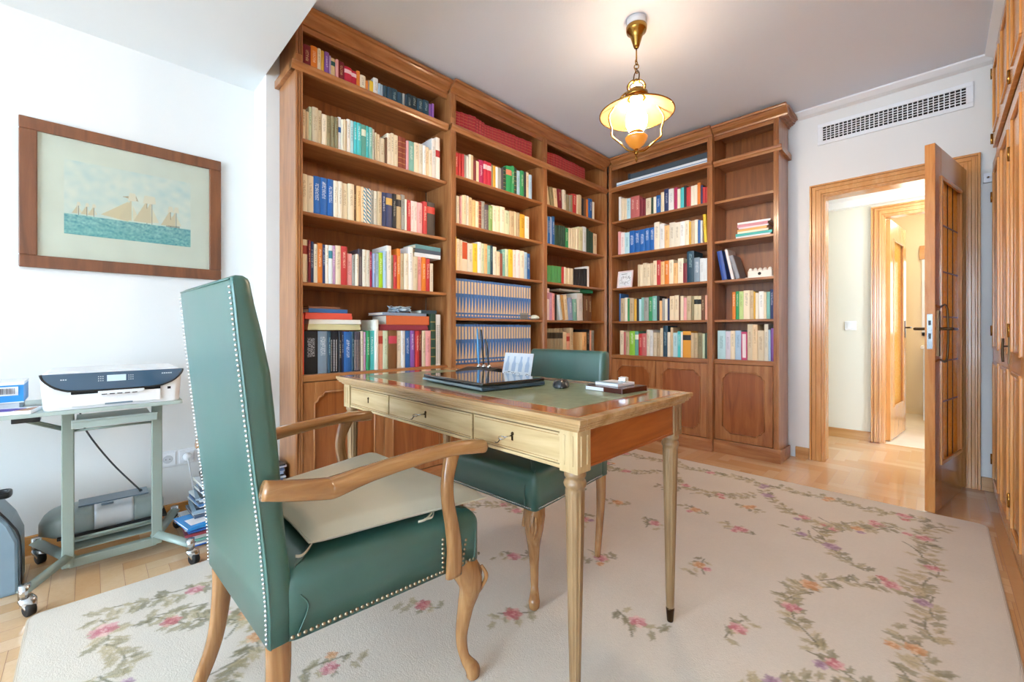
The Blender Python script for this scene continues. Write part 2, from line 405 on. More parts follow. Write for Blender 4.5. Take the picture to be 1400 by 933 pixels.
# hall beyond the door
HY = 5.0
w = MB(); HX0, HX1 = -.345, .40; HZ = 2.02
w.box(-1.7, HY, 0, HX0, HY+.1, 2.4); w.box(HX1, HY, 0, 1.6, HY+.1, 2.4); w.box(HX0, HY, HZ, HX1, HY+.1, 2.4); struct('wall_hall', w, M['hall'])
w = MB(); w.box(-1.8, YB+.13, 0, -1.7, HY, 2.4); w.box(1.6, YB+.13, 0, 1.7, HY, 2.4); struct('wall_hall_end', w, M['hall'])
w = MB(); w.box(-1.8, YB+.13, 2.19, 1.7, HY+.1, 2.3); struct('ceiling_hall', w, M['crown'])
w = MB(); w.box(-1.7, 4.93, 2.13, 1.6, HY, 2.19); struct('trim_4', w, M['crown'])
w = MB(); w.box(-1.7, HY-.014, 0, HX0-.08, HY, .085); struct('baseboard_hall', w, M['base'], .003)
struct('trim_5', casing('c', HX0, HX1, HZ, HY, .085, M['oakz'], full=.10), M['oakz'], .002)
# room behind the hall
BY = 7.0
w = MB(); w.box(-1.0, BY, 0, 1.3, BY+.1, 2.4); w.box(-1.1, HY+.1, 0, -1.0, BY, 2.4); w.box(1.3, HY+.1, 0, 1.4, BY, 2.4); struct('wall_bathroom', w, M['bath'])
w = MB(); w.box(-1.1, HY, -.1, 1.4, BY, .001); struct('floor_bathroom', w, M['bathfloor'])
w = MB(); w.box(-1.1, HY+.1, 2.4, 1.4, BY+.1, 2.5); struct('ceiling_bathroom', w, M['crown'])
d2 = thing('door_2', 'x', 'door', (HX0+.02, HY+.10, 0), math.radians(84)); del d2['label']; del d2['category']; d2['kind'] = 'structure'
door_leaf(d2, .70, 2.0, .04, .13, .57, .30, 1.84, M['oakz'], M['amber'])
m_ = MB(); m_.box(.63, -.026, .93, .66, -.018, 1.1); m_.sweep([(.645, -.02, 1.03), (.645, -.065, 1.03), (.53, -.07, 1.03)], (.008, .008), 8, (0, 0, 1)); m_.build('door_handle', M['bronze'], d2)
# ------------------------------------------------------------------ bookcases
def notched(u0, u1, z0, z1, nz=.055, top=True, bot=True):
    """door panel outline with scooped corners, counter-clockwise in (u,z)"""
    a = nz
    def corner(cu, cz, su, sz):
        return [(cu+su*0, cz+sz*a), (cu+su*a*.30, cz+sz*a*.82), (cu+su*a*.45, cz+sz*a*.45), (cu+su*a*.82, cz+sz*a*.30), (cu+su*a, cz)]
    bl = corner(u0, z0, 1, 1); br = corner(u1, z0, -1, 1)[::-1]; tr = corner(u1, z1, -1, -1); tl = corner(u0, z1, 1, -1)[::-1]
    return bl + br + tr + tl
class Unit:
    """one bookcase unit; u runs along its front, dpt into the wall"""
    def __init__(s, name, label, axis, front, back, group=None):
        s.ax = axis; s.f = front; s.bk = back
        s.root = thing(name, label, 'bookcase', (front, 2, 0) if axis == 'x' else (-1.5, front, 0), 0)
        if group: s.root['group'] = group
        s.off = (-Vector(s.root.location))
        s.sg = -1 if axis == 'x' else 1     # direction into the wall
    def P(s, u, d, z):
        return (s.f + s.sg*d, u, z) if s.ax == 'x' else (u, s.f + s.sg*d, z)
    def box(s, m, u0, u1, d0, d1, z0, z1):
        a = s.P(u0, d0, z0); b = s.P(u1, d1, z1); m.box(*(list(a)+list(b)))
    def prof(s, m, pts, u0, u1):
        """profile pts in (d,z) extruded along u"""
        if s.ax == 'x': m.prism([(s.f+s.sg*d, z) for d, z in pts], 'y', u0, u1)
        else: m.prism([(s.f+s.sg*d, z) for d, z in pts], 'x', u0, u1)
    def poly(s, m, pts, d0, d1):
        """outline pts in (u,z) extruded through depth"""
        if s.ax == 'x': m.prism(pts, 'x', s.f+s.sg*d0, s.f+s.sg*d1)
        else: m.prism(pts, 'y', s.f+s.sg*d0, s.f+s.sg*d1)
    def put(s, m, name, mat, bevel=0, parent=None):
        o = m.build(name, mat, None, bevel); o.parent = parent or s.root
        if parent is None: o.matrix_parent_inverse = Matrix.Translation(s.off)
        return o
Z0 = .765
def unit(name, label, ax, front, back, lo, hi, opens, shelves, posts, doors, endlo=False, endhi=False, clo=0):
    U = Unit(name, label, ax, front, back); D = back; al = 'bwy' if ax == 'x' else 'bwx'
    # back board
    m = MB(); U.box(m, lo+.004, hi-.004, D-.012, D, .08, 2.63); U.put(m, 'back_board', M['bback'])
    for i, (a, b, fr) in enumerate(posts):      # uprights: panel behind, fluted face in front when fr
        m = MB(); U.box(m, a, b, .008, D-.012, .08, 2.63); o = U.put(m, 'side_panel', M['bwz'], .0015)
        m = MB(); U.box(m, a, b, -.004, .008, .10, 2.63)
        wd = b-a; nfl = max(1, int(wd/.011)) if fr else 0
        for k in range(nfl): c = a+wd*(k+.5)/nfl; U.box(m, c-wd/nfl*.28, c+wd/nfl*.28, -.009, -.003, .16, 2.34)
        for k in range(nfl): c = a+wd*(k+.5)/nfl; U.box(m, c-wd/nfl*.28, c+wd/nfl*.28, -.009, -.003, 2.44, 2.60)
        U.put(m, 'pilaster', M['bwz'], .0015)
    for (a, b) in opens:
        for z in shelves:
            m = MB(); U.prof(m, [(.012, z-.012), (.008, z-.016), (.008, z-.004), (.013, z), (D-.012, z), (D-.012, z-.020), (.014, z-.020)], a, b); U.put(m, 'shelf', M[al])
        m = MB(); U.box(m, a, b, .004, D-.012, Z0-.03, Z0); U.box(m, a, b, -.004, .02, Z0-.035, Z0-.002); U.put(m, 'base_shelf', M[al], .002)
        m = MB(); U.box(m, a, b, .004, .02, 2.575, 2.63); U.put(m, 'top_rail', M[al])
    # ledge moulding that runs round the front at the top division
    zl = 2.395; e0 = .022 if endlo else 0; e1 = .022 if endhi else 0
    m = MB(); pr = [(.02, zl-.042), (-.008, zl-.042), (-.013, zl-.030), (-.022, zl-.022), (-.024, zl-.004), (-.020, zl), (.02, zl)]
    U.prof(m, pr, lo-e0+(.006 if clo else 0), hi+e1)
    if endlo: U.box(m, lo-.022, lo, 0, D, zl-.042, zl)
    if endhi: U.box(m, hi, hi+.022, 0, D, zl-.042, zl)
    U.put(m, 'ledge_moulding', M[al], .002)
    m = MB(); U.box(m, lo, hi, .02, D, zl-.02, zl-.001); U.put(m, 'shelf', M[al])
    # cornice
    pr = [(.03, 2.605), (-.006, 2.605), (-.010, 2.616), (-.020, 2.624), (-.034, 2.632), (-.046, 2.645), (-.052, 2.655), (-.062, 2.657), (-.065, 2.664), (-.065, 2.674), (.03, 2.674)]
    m = MB(); U.prof(m, pr, lo-(.06 if endlo else 0)+clo, hi+(.06 if endhi else 0))
    for flag, sgn, e in ((endlo, -1, lo), (endhi, 1, hi)):
        if flag:
            for (d, z), (d2, z2) in zip(pr[1:-1], pr[2:]):
                if z2 > z: U.box(m, e if sgn > 0 else e+d2, e-d2 if sgn > 0 else e, 0, D, z, z2)
    U.box(m, lo, hi, .02, D, 2.63, 2.674)
    U.put(m, 'cornice', M[al], .0015)
    # plinth
    m = MB(); U.prof(m, [(.02, 0), (-.014, 0), (-.014, .082), (-.008, .094), (-.004, .104), (.02, .104)], lo-(.012 if endlo else 0), hi+(.012 if endhi else 0))
    if endlo: U.box(m, lo-.014, lo, 0, D, 0, .09)
    if endhi: U.box(m, hi, hi+.014, 0, D, 0, .09)
    U.box(m, lo, hi, .02, D, 0, .08)
    U.put(m, 'plinth', M[al], .002)
    for (a, b, kn) in doors:
        m = MB(); z0_, z1_ = .108, Z0-.04; fw = .062
        U.box(m, a, a+fw, 0, .018, z0_, z1_); U.box(m, b-fw, b, 0, .018, z0_, z1_); U.box(m, a+fw, b-fw, 0, .018, z0_, z0_+fw); U.box(m, a+fw, b-fw, 0, .018, z1_-fw, z1_)
        d_ = U.put(m, 'door', M['bwz'], .002)
        out = notched(a+fw-.004, b-fw+.004, z0_+fw-.004, z1_-fw+.004)
        # corner blocks that leave a scooped outline
        q = .055
        for cu, su in ((a+fw-.004, 1), (b-fw+.004, -1)):
            for cz, sz in ((z0_+fw-.004, 1), (z1_-fw+.004, -1)):
                pts = [(cu, cz), (cu+su*q, cz), (cu+su*q*.82, cz+sz*q*.30), (cu+su*q*.45, cz+sz*q*.45), (cu+su*q*.30, cz+sz*q*.82), (cu, cz+sz*q)]
                if su*sz < 0: pts = pts[::-1]
                m = MB(); U.poly(m, pts, -.001, .016); U.put(m, 'corner_block', M['bwz'], 0, d_)
        m = MB(); ins = out
        for k in range(len(ins)):
            p, r_ = ins[k], ins[(k+1) % len(ins)]
            m.sweep([U.P(p[0], 0, p[1]), U.P(r_[0], 0, r_[1])], (.0045, .0045), 6, (0, 0, 1) if abs(p[1]-r_[1]) < abs(p[0]-r_[0]) else U.P(1, 0, 0) if False else (.577, .577, .1), steps=1)
        U.put(m, 'panel_moulding', M['bwz'], 0, d_)
        m = MB(); U.box(m, a+fw-.006, b-fw+.006, .009, .016, z0_+fw-.006, z1_-fw+.006); U.put(m, 'door_panel', M['bpanel'], 0, d_)
        if kn is not None:
            m = MB(); c = U.P(kn, -.010, .62); s_ = Vector(U.P(0, -1, 0))-Vector(U.P(0, 0, 0))
            m.dome(c, .013, tuple(s_), 10); m.sweep([U.P(kn, 0, .62), U.P(kn, -.012, .62)], (.006, .006), 8, (0, 0, 1)); U.put(m, 'knob', M['bwx'], 0, d_)
    return U
DL = .27
unit('bookcase', 'walnut bookcase unit nearest the picture, with a fluted end and mixed books', 'x', -2.35, DL, .755, 1.72,
     [(.791, 1.72)], [1.258, 1.631, 2.015], [(.755, .791, True)], [(.793, 1.254, 1.225), (1.257, 1.718, 1.29)], endlo=True)
unit('bookcase', 'walnut double-bay bookcase running from the blue encyclopedias into the room corner', 'x', -2.32, DL+.02, 1.72, 3.630,
     [(1.765, 2.672), (2.717, 3.605)], [1.09, 1.415, 1.74, 2.07], [(1.72, 1.765, True), (2.672, 2.717, True), (3.605, 3.628, True)],
     [(1.767, 2.217, 2.19), (2.219, 2.67, 2.245), (2.719, 3.155, None), (3.157, 3.602, None)])
unit('bookcase', 'walnut back-wall bookcase holding the long white box above its books', 'y', 3.64, .31, -2.30, -1.314,
     [(-2.267, -1.357)], [1.09, 1.415, 1.74, 2.07], [(-2.30, -2.267, True), (-1.357, -1.314, True)], [(-2.265, -1.814, None), (-1.811, -1.359, None)], clo=.047)
unit('bookcase', 'narrow walnut bookcase at the right end, beside the doorway', 'y', 3.67, .28, -1.314, -.846,
     [(-1.312, -.882)], [1.09, 1.415, 1.74, 2.07], [(-1.314, -1.312, False), (-.882, -.846, True)], [(-1.308, -.886, None)], endhi=True)

# ------------------------------------------------------------------ books
SHELVES = {
 'L1.0': "0.804,0.0394,0.13,dr 0.843,0.0345,0.141,og 0.878,0.0186,0.142,iv 0.897,0.0173,0.138,gd 0.914,0.0252,0.139,pu 0.939,0.0093,0.126,pl 0.948,0.0273,0.124,cg 0.976,0.0158,0.124,pk 0.992,0.0345,0.125,dr 1.026,0.041,0.109,rw 1.067,0.031,0.104,rw 1.098,0.0213,0.116,og 1.119,0.0346,0.102,iv 1.154,0.0149,0.08,og 1.169,0.0097,0.087,gy 1.178,0.024,0.091,yl 1.202,0.0298,0.119,wh 1.232,0.0174,0.096,sk 1.25,0.0148,0.097,sk 1.264,0.0271,0.098,dt 1.292,0.0285,0.099,dt 1.32,0.0416,0.105,dt 1.362,0.0325,0.095,dt 1.394,0.015,0.097,gy 1.409,0.0191,0.099,dt 1.428,0.0337,0.112,cd 1.462,0.0417,0.113,cd 1.504,0.0426,0.111,dt 1.546,0.0435,0.119,dt 1.59,0.0221,0.11,pu 1.612,0.019,0.116,pu",
 'L1.1': "0.799,0.0181,0.161,cr 0.817,0.0153,0.155,be 0.832,0.0154,0.186,pg 0.848,0.0313,0.19,cr 0.879,0.0204,0.184,be 0.9,0.0278,0.171,iv 0.927,0.0249,0.174,ol 0.952,0.0199,0.178,ol 0.972,0.0168,0.178,ol 0.989,0.0183,0.187,wb 1.007,0.0123,0.178,iv 1.02,0.0117,0.182,cr 1.031,0.009,0.182,be 1.04,0.021,0.193,wh 1.061,0.0191,0.192,cy 1.081,0.0179,0.192,tq 1.098,0.0276,0.192,tq 1.126,0.0288,0.191,tg 1.155,0.0172,0.193,tq 1.172,0.0211,0.189,tl 1.193,0.0168,0.188,wh 1.21,0.0131,0.17,be 1.223,0.0179,0.166,cr 1.241,0.0354,0.151,cr 1.276,0.012,0.161,bn 1.288,0.0282,0.193,iv 1.317,0.0204,0.204,iv 1.337,0.029,0.2,cr 1.366,0.0311,0.199,lt 1.397,0.0256,0.201,lt 1.423,0.0155,0.189,pk 1.438,0.0439,0.196,tl 1.482,0.034,0.198,iv 1.516,0.0291,0.2,iv 1.545,0.023,0.197,wh 1.568,0.0261,0.196,cr 1.594,0.0208,0.184,iv 1.615,0.0335,0.267,wh 1.649,0.0341,0.286,rw2",
 'L1.2': "0.794,0.0308,0.202,cr 0.825,0.0322,0.2,cr 0.857,0.0354,0.206,bt 0.893,0.0378,0.207,bt 0.931,0.0326,0.207,bt 0.963,0.0253,0.206,iv 0.989,0.0248,0.208,iv 1.013,0.0334,0.206,cr 1.047,0.035,0.21,cr 1.082,0.014,0.208,bn 1.096,0.0264,0.208,of 1.122,0.0163,0.209,cr 1.139,0.0193,0.207,st 1.158,0.0274,0.209,st 1.185,0.0188,0.205,gy 1.204,0.0231,0.205,iv 1.226,0.0275,0.206,be 1.254,0.0289,0.208,nv 1.283,0.0421,0.211,ng 1.325,0.0268,0.215,bk 1.352,0.0349,0.216,bg 1.386,0.0277,0.224,gy 1.414,0.0146,0.2,iv 1.429,0.0249,0.198,rd 1.454,0.0264,0.199,wp 1.48,0.0233,0.201,wp 1.503,0.0414,0.2,pk 1.545,0.0301,0.214,rd 1.575,0.0641,0.22,br",
 'L1.3': "0.794,0.0336,0.227,cl 0.828,0.0135,0.226,dr 0.842,0.0184,0.222,nv 0.859,0.0202,0.21,iv 0.88,0.0263,0.22,og 0.906,0.0142,0.214,nv 0.92,0.0177,0.214,wh 0.938,0.0204,0.214,wt 0.959,0.0172,0.215,lv 0.975,0.0288,0.218,cr 1.004,0.0355,0.218,rd 1.04,0.0317,0.183,pk 1.072,0.0166,0.177,gy 1.089,0.0204,0.184,iv 1.108,0.0235,0.217,zb 1.132,0.0238,0.217,iv 1.156,0.0212,0.216,iv 1.177,0.0176,0.209,mg 1.195,0.0197,0.202,lb 1.214,0.022,0.205,sk 1.236,0.0263,0.213,lm 1.263,0.0226,0.226,sk 1.286,0.0312,0.262,wh 1.317,0.0159,0.208,ol 1.332,0.0245,0.211,rd 1.357,0.0238,0.253,og 1.381,0.0241,0.227,be 1.405,0.0311,0.23,iv 1.436,0.0339,0.274,wh 1.47,0.0345,0.218,cr 1.504,0.0328,0.223,pk 1.537,0.0321,0.222,og 1.569,0.0302,0.215,rd 1.599,0.0283,0.188,iv",
 'L1.4': "0.794,0.0137,0.323,cf 0.808,0.0719,0.231,bd 0.88,0.0519,0.231,sg 0.932,0.0174,0.231,dt 0.949,0.0415,0.231,bx 0.991,0.0181,0.231,bk 1.009,0.0122,0.231,nv 1.021,0.0461,0.228,bu 1.067,0.0161,0.228,dt 1.083,0.0355,0.228,zb 1.119,0.0202,0.231,iv 1.139,0.0175,0.227,lv 1.156,0.0207,0.234,gn 1.177,0.03,0.242,tq 1.207,0.0244,0.299,wf 1.232,0.0333,0.256,cs 1.264,0.0354,0.245,pg 1.3,0.0549,0.249,bl2 1.355,0.0331,0.246,iv 1.388,0.0269,0.246,wh 1.415,0.0385,0.242,bu 1.453,0.0349,0.238,pu 1.489,0.0266,0.238,rd 1.515,0.0251,0.238,dr 1.54,0.0264,0.242,cr 1.567,0.0398,0.242,pk 1.607,0.0378,0.346,dg 1.644,0.0434,0.343,sp",
 'L2.0': "1.79,0.034,0.119,v 1.824,0.0387,0.127,v 1.862,0.0352,0.128,v 1.898,0.0386,0.135,v 1.936,0.0364,0.138,v 1.973,0.0251,0.131,v 1.998,0.0269,0.129,v 2.025,0.0272,0.124,v 2.052,0.026,0.116,v 2.078,0.031,0.118,v 2.109,0.0267,0.119,v 2.136,0.0447,0.122,v 2.18,0.0456,0.127,v 2.226,0.0332,0.129,v 2.259,0.037,0.128,v 2.296,0.0376,0.132,v 2.334,0.04,0.135,v 2.374,0.0353,0.132,v 2.409,0.0305,0.134,v 2.44,0.0382,0.138,v 2.478,0.0351,0.137,v 2.513,0.0526,0.141,v",
 'L2.1': "1.789,0.0258,0.161,rd 1.814,0.0238,0.162,rd 1.838,0.024,0.163,rd 1.862,0.0206,0.163,gy 1.883,0.0221,0.164,wh 1.905,0.0223,0.18,iv 1.927,0.0213,0.182,be 1.949,0.0253,0.15,dr 1.974,0.0282,0.154,cr 2.002,0.043,0.171,mg 2.045,0.0358,0.175,rw 2.081,0.0377,0.173,rw 2.119,0.0205,0.167,ol 2.139,0.0276,0.166,gd 2.167,0.0209,0.163,wh 2.188,0.031,0.161,gy 2.219,0.0257,0.169,zb 2.244,0.0289,0.185,dg 2.273,0.0589,0.202,gf 2.332,0.03,0.216,gn 2.362,0.0304,0.209,dg 2.393,0.0386,0.198,sk 2.431,0.0392,0.206,gn 2.47,0.027,0.205,bk 2.497,0.0322,0.21,cr 2.53,0.0343,0.199,sk",
 'L2.2': "1.785,0.014,0.193,dg 1.799,0.0271,0.194,iv 1.826,0.0143,0.193,pk 1.841,0.0192,0.206,cr 1.86,0.0243,0.213,cr 1.884,0.0209,0.211,iv 1.905,0.031,0.207,be 1.936,0.0315,0.194,of 1.967,0.0281,0.191,cr 1.996,0.0272,0.197,lt 2.023,0.0354,0.205,gy 2.058,0.0333,0.186,zb 2.091,0.0407,0.188,gk 2.132,0.0442,0.199,iv 2.176,0.0351,0.201,cr 2.211,0.0472,0.203,iv 2.259,0.0512,0.187,pg 2.31,0.0523,0.19,be 2.362,0.0274,0.196,cr 2.39,0.0339,0.191,be 2.423,0.0581,0.188,gd 2.482,0.053,0.183,wh",
 'L2.3': "1.777,0.0198,0.232,yl 1.797,0.0295,0.221,iv 1.826,0.0239,0.216,iv 1.85,0.0461,0.211,ob 1.896,0.0459,0.204,iv 1.942,0.0444,0.21,yl 1.987,0.0361,0.226,wh 2.023,0.0288,0.221,pg 2.052,0.0292,0.221,of 2.081,0.0323,0.215,tl 2.113,0.0259,0.219,dt 2.139,0.0346,0.213,iv 2.174,0.0351,0.182,cr 2.209,0.0242,0.171,lt 2.233,0.0331,0.205,tl 2.266,0.0336,0.213,pg 2.3,0.0476,0.215,yl 2.347,0.0379,0.218,wp 2.385,0.0416,0.221,wp 2.427,0.0471,0.221,iv 2.474,0.0367,0.216,sk 2.51,0.0405,0.21,bu",
 'L2.4': "1.777,0.0287,0.271,enc 1.806,0.0287,0.271,enc 1.834,0.0287,0.271,enc 1.863,0.0287,0.271,enc 1.892,0.0287,0.271,enc 1.92,0.0287,0.271,enc 1.949,0.0287,0.271,enc 1.978,0.0287,0.271,enc 2.006,0.0287,0.271,enc 2.035,0.0287,0.271,enc 2.064,0.0287,0.271,enc 2.092,0.0287,0.271,enc 2.121,0.0287,0.271,enc 2.15,0.0287,0.271,enc 2.178,0.0287,0.271,enc 2.207,0.0287,0.271,enc 2.236,0.0287,0.271,enc 2.264,0.0287,0.271,enc 2.293,0.0287,0.271,enc 2.322,0.0287,0.271,enc 2.35,0.0287,0.271,enc 2.379,0.0287,0.271,enc 2.408,0.0287,0.271,enc 2.436,0.0287,0.271,enc 2.465,0.0287,0.271,enc 2.494,0.0287,0.271,enc 2.522,0.0287,0.271,enc",
 'L2.5': "1.777,0.0287,0.279,enc 1.806,0.0287,0.279,enc 1.834,0.0287,0.279,enc 1.863,0.0287,0.279,enc 1.892,0.0287,0.279,enc 1.92,0.0287,0.279,enc 1.949,0.0287,0.279,enc 1.978,0.0287,0.279,enc 2.006,0.0287,0.279,enc 2.035,0.0287,0.279,enc 2.064,0.0287,0.279,enc 2.092,0.0287,0.279,enc 2.121,0.0287,0.279,enc 2.15,0.0287,0.279,enc 2.178,0.0287,0.279,enc 2.207,0.0287,0.279,enc 2.236,0.0287,0.279,enc 2.264,0.0287,0.279,enc 2.293,0.0287,0.279,enc 2.322,0.0287,0.279,enc 2.35,0.0287,0.279,enc 2.379,0.0287,0.279,enc 2.408,0.0287,0.279,enc 2.436,0.0287,0.279,enc 2.465,0.0287,0.279,enc 2.494,0.0287,0.279,enc 2.522,0.0287,0.279,enc",
 'L3.0': "2.753,0.0413,0.124,v 2.794,0.0483,0.129,v 2.842,0.0363,0.134,v 2.879,0.0455,0.135,v 2.924,0.0441,0.134,v 2.968,0.0426,0.132,v 3.011,0.0455,0.129,v 3.056,0.0463,0.13,v 3.103,0.0471,0.132,v 3.15,0.048,0.128,v 3.198,0.0488,0.124,v 3.247,0.0572,0.126,v",
 'L3.1': "2.744,0.0401,0.163,be,l 2.784,0.0544,0.159,ol,l 2.839,0.0626,0.163,cr,l 2.901,0.0642,0.167,dr,l 2.965,0.0584,0.177,iv,l 3.024,0.0371,0.148,ol 3.061,0.0271,0.152,gy 3.088,0.0258,0.16,ol 3.114,0.0617,0.179,rd 3.175,0.0282,0.182,cr 3.204,0.0509,0.19,be 3.254,0.0404,0.168,bk 3.295,0.0377,0.167,bn 3.333,0.0332,0.175,og 3.366,0.0573,0.188,bu 3.423,0.0394,0.17,iv",
 'L3.2': "2.745,0.0215,0.234,iv 2.766,0.0348,0.234,bu 2.801,0.0205,0.235,lb 2.822,0.0355,0.245,bu 2.857,0.033,0.175,dg 2.89,0.0319,0.181,dg 2.922,0.0292,0.184,dg 2.951,0.028,0.187,dg 2.979,0.0283,0.187,dg 3.007,0.051,0.178,gn 3.058,0.0356,0.186,cb 3.094,0.0377,0.189,cb 3.132,0.0383,0.193,cb 3.17,0.0337,0.198,cb 3.204,0.0635,0.222,cg2 3.267,0.0561,0.233,wg 3.323,0.0446,0.226,dg 3.368,0.0325,0.212,dg 3.401,0.0366,0.202,dg 3.437,0.0708,0.199,cr",
 'L3.3': "2.74,0.046,0.14,gm 2.786,0.041,0.142,gm 2.827,0.0416,0.145,gm 2.869,0.0438,0.147,gm 2.913,0.043,0.148,gm 2.956,0.0311,0.149,rd 2.987,0.0315,0.15,iv 3.019,0.0319,0.146,cb 3.05,0.0371,0.147,cb 3.088,0.036,0.148,cb 3.124,0.0415,0.147,bk 3.165,0.0421,0.15,bk 3.207,0.0462,0.156,bk 3.253,0.0488,0.162,bk 3.302,0.0443,0.169,bk 3.346,0.0359,0.196,wh",
 'L3.4': "2.731,0.0579,0.27,pw 2.789,0.0351,0.234,lv 2.824,0.0343,0.232,pk 2.859,0.0348,0.222,bk 2.893,0.0458,0.222,wg,l 2.939,0.0439,0.223,tn,l 2.983,0.061,0.228,cr,l 3.044,0.0695,0.204,lb,l 3.113,0.0713,0.195,tl,l 3.185,0.1105,0.255,wh,l 3.295,0.0607,0.239,bn 3.356,0.0542,0.241,bn",
 'L3.5': "2.746,0.037,0.253,gs 2.783,0.0375,0.253,gs 2.82,0.0381,0.252,gs 2.859,0.0387,0.252,gs 2.897,0.0353,0.252,gs 2.932,0.0371,0.251,gs 2.97,0.0309,0.224,cr 3,0.0326,0.22,cl 3.033,0.0455,0.211,cs 3.078,0.0491,0.258,be 3.265,0.0677,0.219,of 3.333,0.0538,0.246,bk 3.387,0.0265,0.237,cs 3.413,0.0521,0.237,gy",
 'B.1': "-2.208,0.0259,0.236,wh -2.183,0.0325,0.215,cr -2.15,0.0305,0.208,cr -2.12,0.0385,0.2,cy -2.081,0.0478,0.206,rs -2.033,0.0454,0.203,rs -1.988,0.0351,0.172,dr -1.953,0.0316,0.157,dr -1.921,0.0513,0.156,cr -1.87,0.023,0.153,dg -1.847,0.0259,0.155,iv -1.821,0.0421,0.163,bu -1.779,0.0326,0.182,cr -1.746,0.0438,0.202,nv -1.703,0.0474,0.192,wh -1.655,0.0325,0.195,mg -1.623,0.0266,0.174,iv -1.596,0.0318,0.181,tq -1.564,0.0233,0.188,bk -1.541,0.0352,0.168,rd -1.506,0.0294,0.173,iv -1.476,0.0264,0.173,iv -1.45,0.0262,0.186,og -1.424,0.0194,0.161,nv -1.404,0.0219,0.136,rd -1.382,0.0166,0.134,rd",
 'B.2': "-2.214,0.0294,0.226,pk -2.184,0.0393,0.213,wp -2.145,0.0538,0.206,cy -2.091,0.0545,0.212,bt -2.037,0.0519,0.207,bt -1.985,0.0525,0.207,bt -1.932,0.0469,0.21,bt -1.885,0.0461,0.211,bt -1.839,0.0498,0.249,iv -1.789,0.0475,0.226,wh -1.742,0.0437,0.203,of -1.698,0.0502,0.221,iv -1.648,0.0464,0.212,iv -1.602,0.0443,0.214,wh -1.557,0.0368,0.215,iv -1.521,0.0175,0.2,gd -1.503,0.0294,0.203,be -1.474,0.0264,0.207,iv -1.447,0.0235,0.199,bu -1.424,0.0182,0.191,wg -1.406,0.0283,0.24,yl,l",
 'B.3': "-2.004,0.0241,0.206,be -1.98,0.0271,0.203,cr -1.953,0.0394,0.215,cr -1.913,0.0358,0.203,cr -1.878,0.0261,0.206,be -1.851,0.035,0.225,cr -1.816,0.0375,0.225,rd -1.779,0.037,0.209,of -1.742,0.0437,0.212,og -1.698,0.0402,0.214,iv -1.658,0.0368,0.181,of -1.621,0.0501,0.218,iv -1.571,0.0342,0.172,dr -1.537,0.0605,0.269,dt -1.476,0.0461,0.207,sg -1.43,0.035,0.196,wg -1.395,0.0294,0.192,wg",
 'B.4': "-2.205,0.019,0.27,bu -2.186,0.0411,0.223,be -2.145,0.0304,0.228,iv -2.115,0.0251,0.219,gn -2.089,0.0446,0.218,be -2.045,0.0261,0.208,gd -2.019,0.0275,0.214,bk -1.991,0.0256,0.205,cy -1.966,0.0254,0.219,tl -1.94,0.047,0.217,gy -1.893,0.0355,0.222,gn -1.858,0.0441,0.227,tl -1.813,0.024,0.225,bk -1.789,0.0253,0.18,of -1.764,0.0251,0.2,gy -1.739,0.0263,0.192,iv -1.713,0.0188,0.198,nv -1.694,0.0416,0.217,cr -1.652,0.0395,0.222,cr -1.613,0.0181,0.22,bn -1.595,0.0263,0.212,cr -1.568,0.0274,0.197,pk -1.541,0.0379,0.209,be -1.503,0.0241,0.207,ol -1.479,0.0317,0.205,bb -1.447,0.03,0.203,bb -1.417,0.0297,0.202,bn -1.388,0.0217,0.207,cs",
 'B.5': "-2.196,0.0429,0.235,cr -2.153,0.0254,0.22,rs -2.128,0.0369,0.22,be -2.091,0.0578,0.232,lg -2.033,0.0373,0.228,tg -1.996,0.0368,0.206,rd -1.959,0.0458,0.209,rs -1.913,0.0327,0.243,iv -1.881,0.0308,0.238,wh -1.85,0.0335,0.218,cr -1.816,0.033,0.214,be -1.783,0.0267,0.257,cr -1.757,0.044,0.278,dt -1.713,0.0261,0.221,iv -1.687,0.0244,0.263,be -1.662,0.0425,0.215,cy -1.62,0.0279,0.229,tq -1.592,0.018,0.222,wh -1.574,0.0708,0.229,ogb -1.503,0.0267,0.215,be -1.476,0.0291,0.215,be -1.447,0.0391,0.215,ol -1.408,0.0206,0.209,pg -1.388,0.0204,0.212,dg",
 'N.4': "-1.182,0.0259,0.222,og -1.156,0.0257,0.226,gn -1.131,0.0323,0.224,lg2 -1.098,0.0454,0.228,iv -1.053,0.0279,0.226,be -1.025,0.0133,0.215,gd -1.012,0.022,0.205,iv -0.99,0.0358,0.215,wh -0.954,0.0182,0.207,cr -0.936,0.0244,0.209,tl -0.911,0.0242,0.225,nv",
 'N.5': "-1.295,0.0613,0.235,cy -1.234,0.0384,0.229,lv2 -1.195,0.0355,0.233,iv -1.16,0.0442,0.235,sk -1.116,0.0434,0.225,pf -1.072,0.0382,0.285,cr -1.034,0.0365,0.282,cr -0.998,0.0456,0.235,cr -0.952,0.0278,0.284,iv -0.924,0.0159,0.241,sk -0.908,0.021,0.253,pu",
}

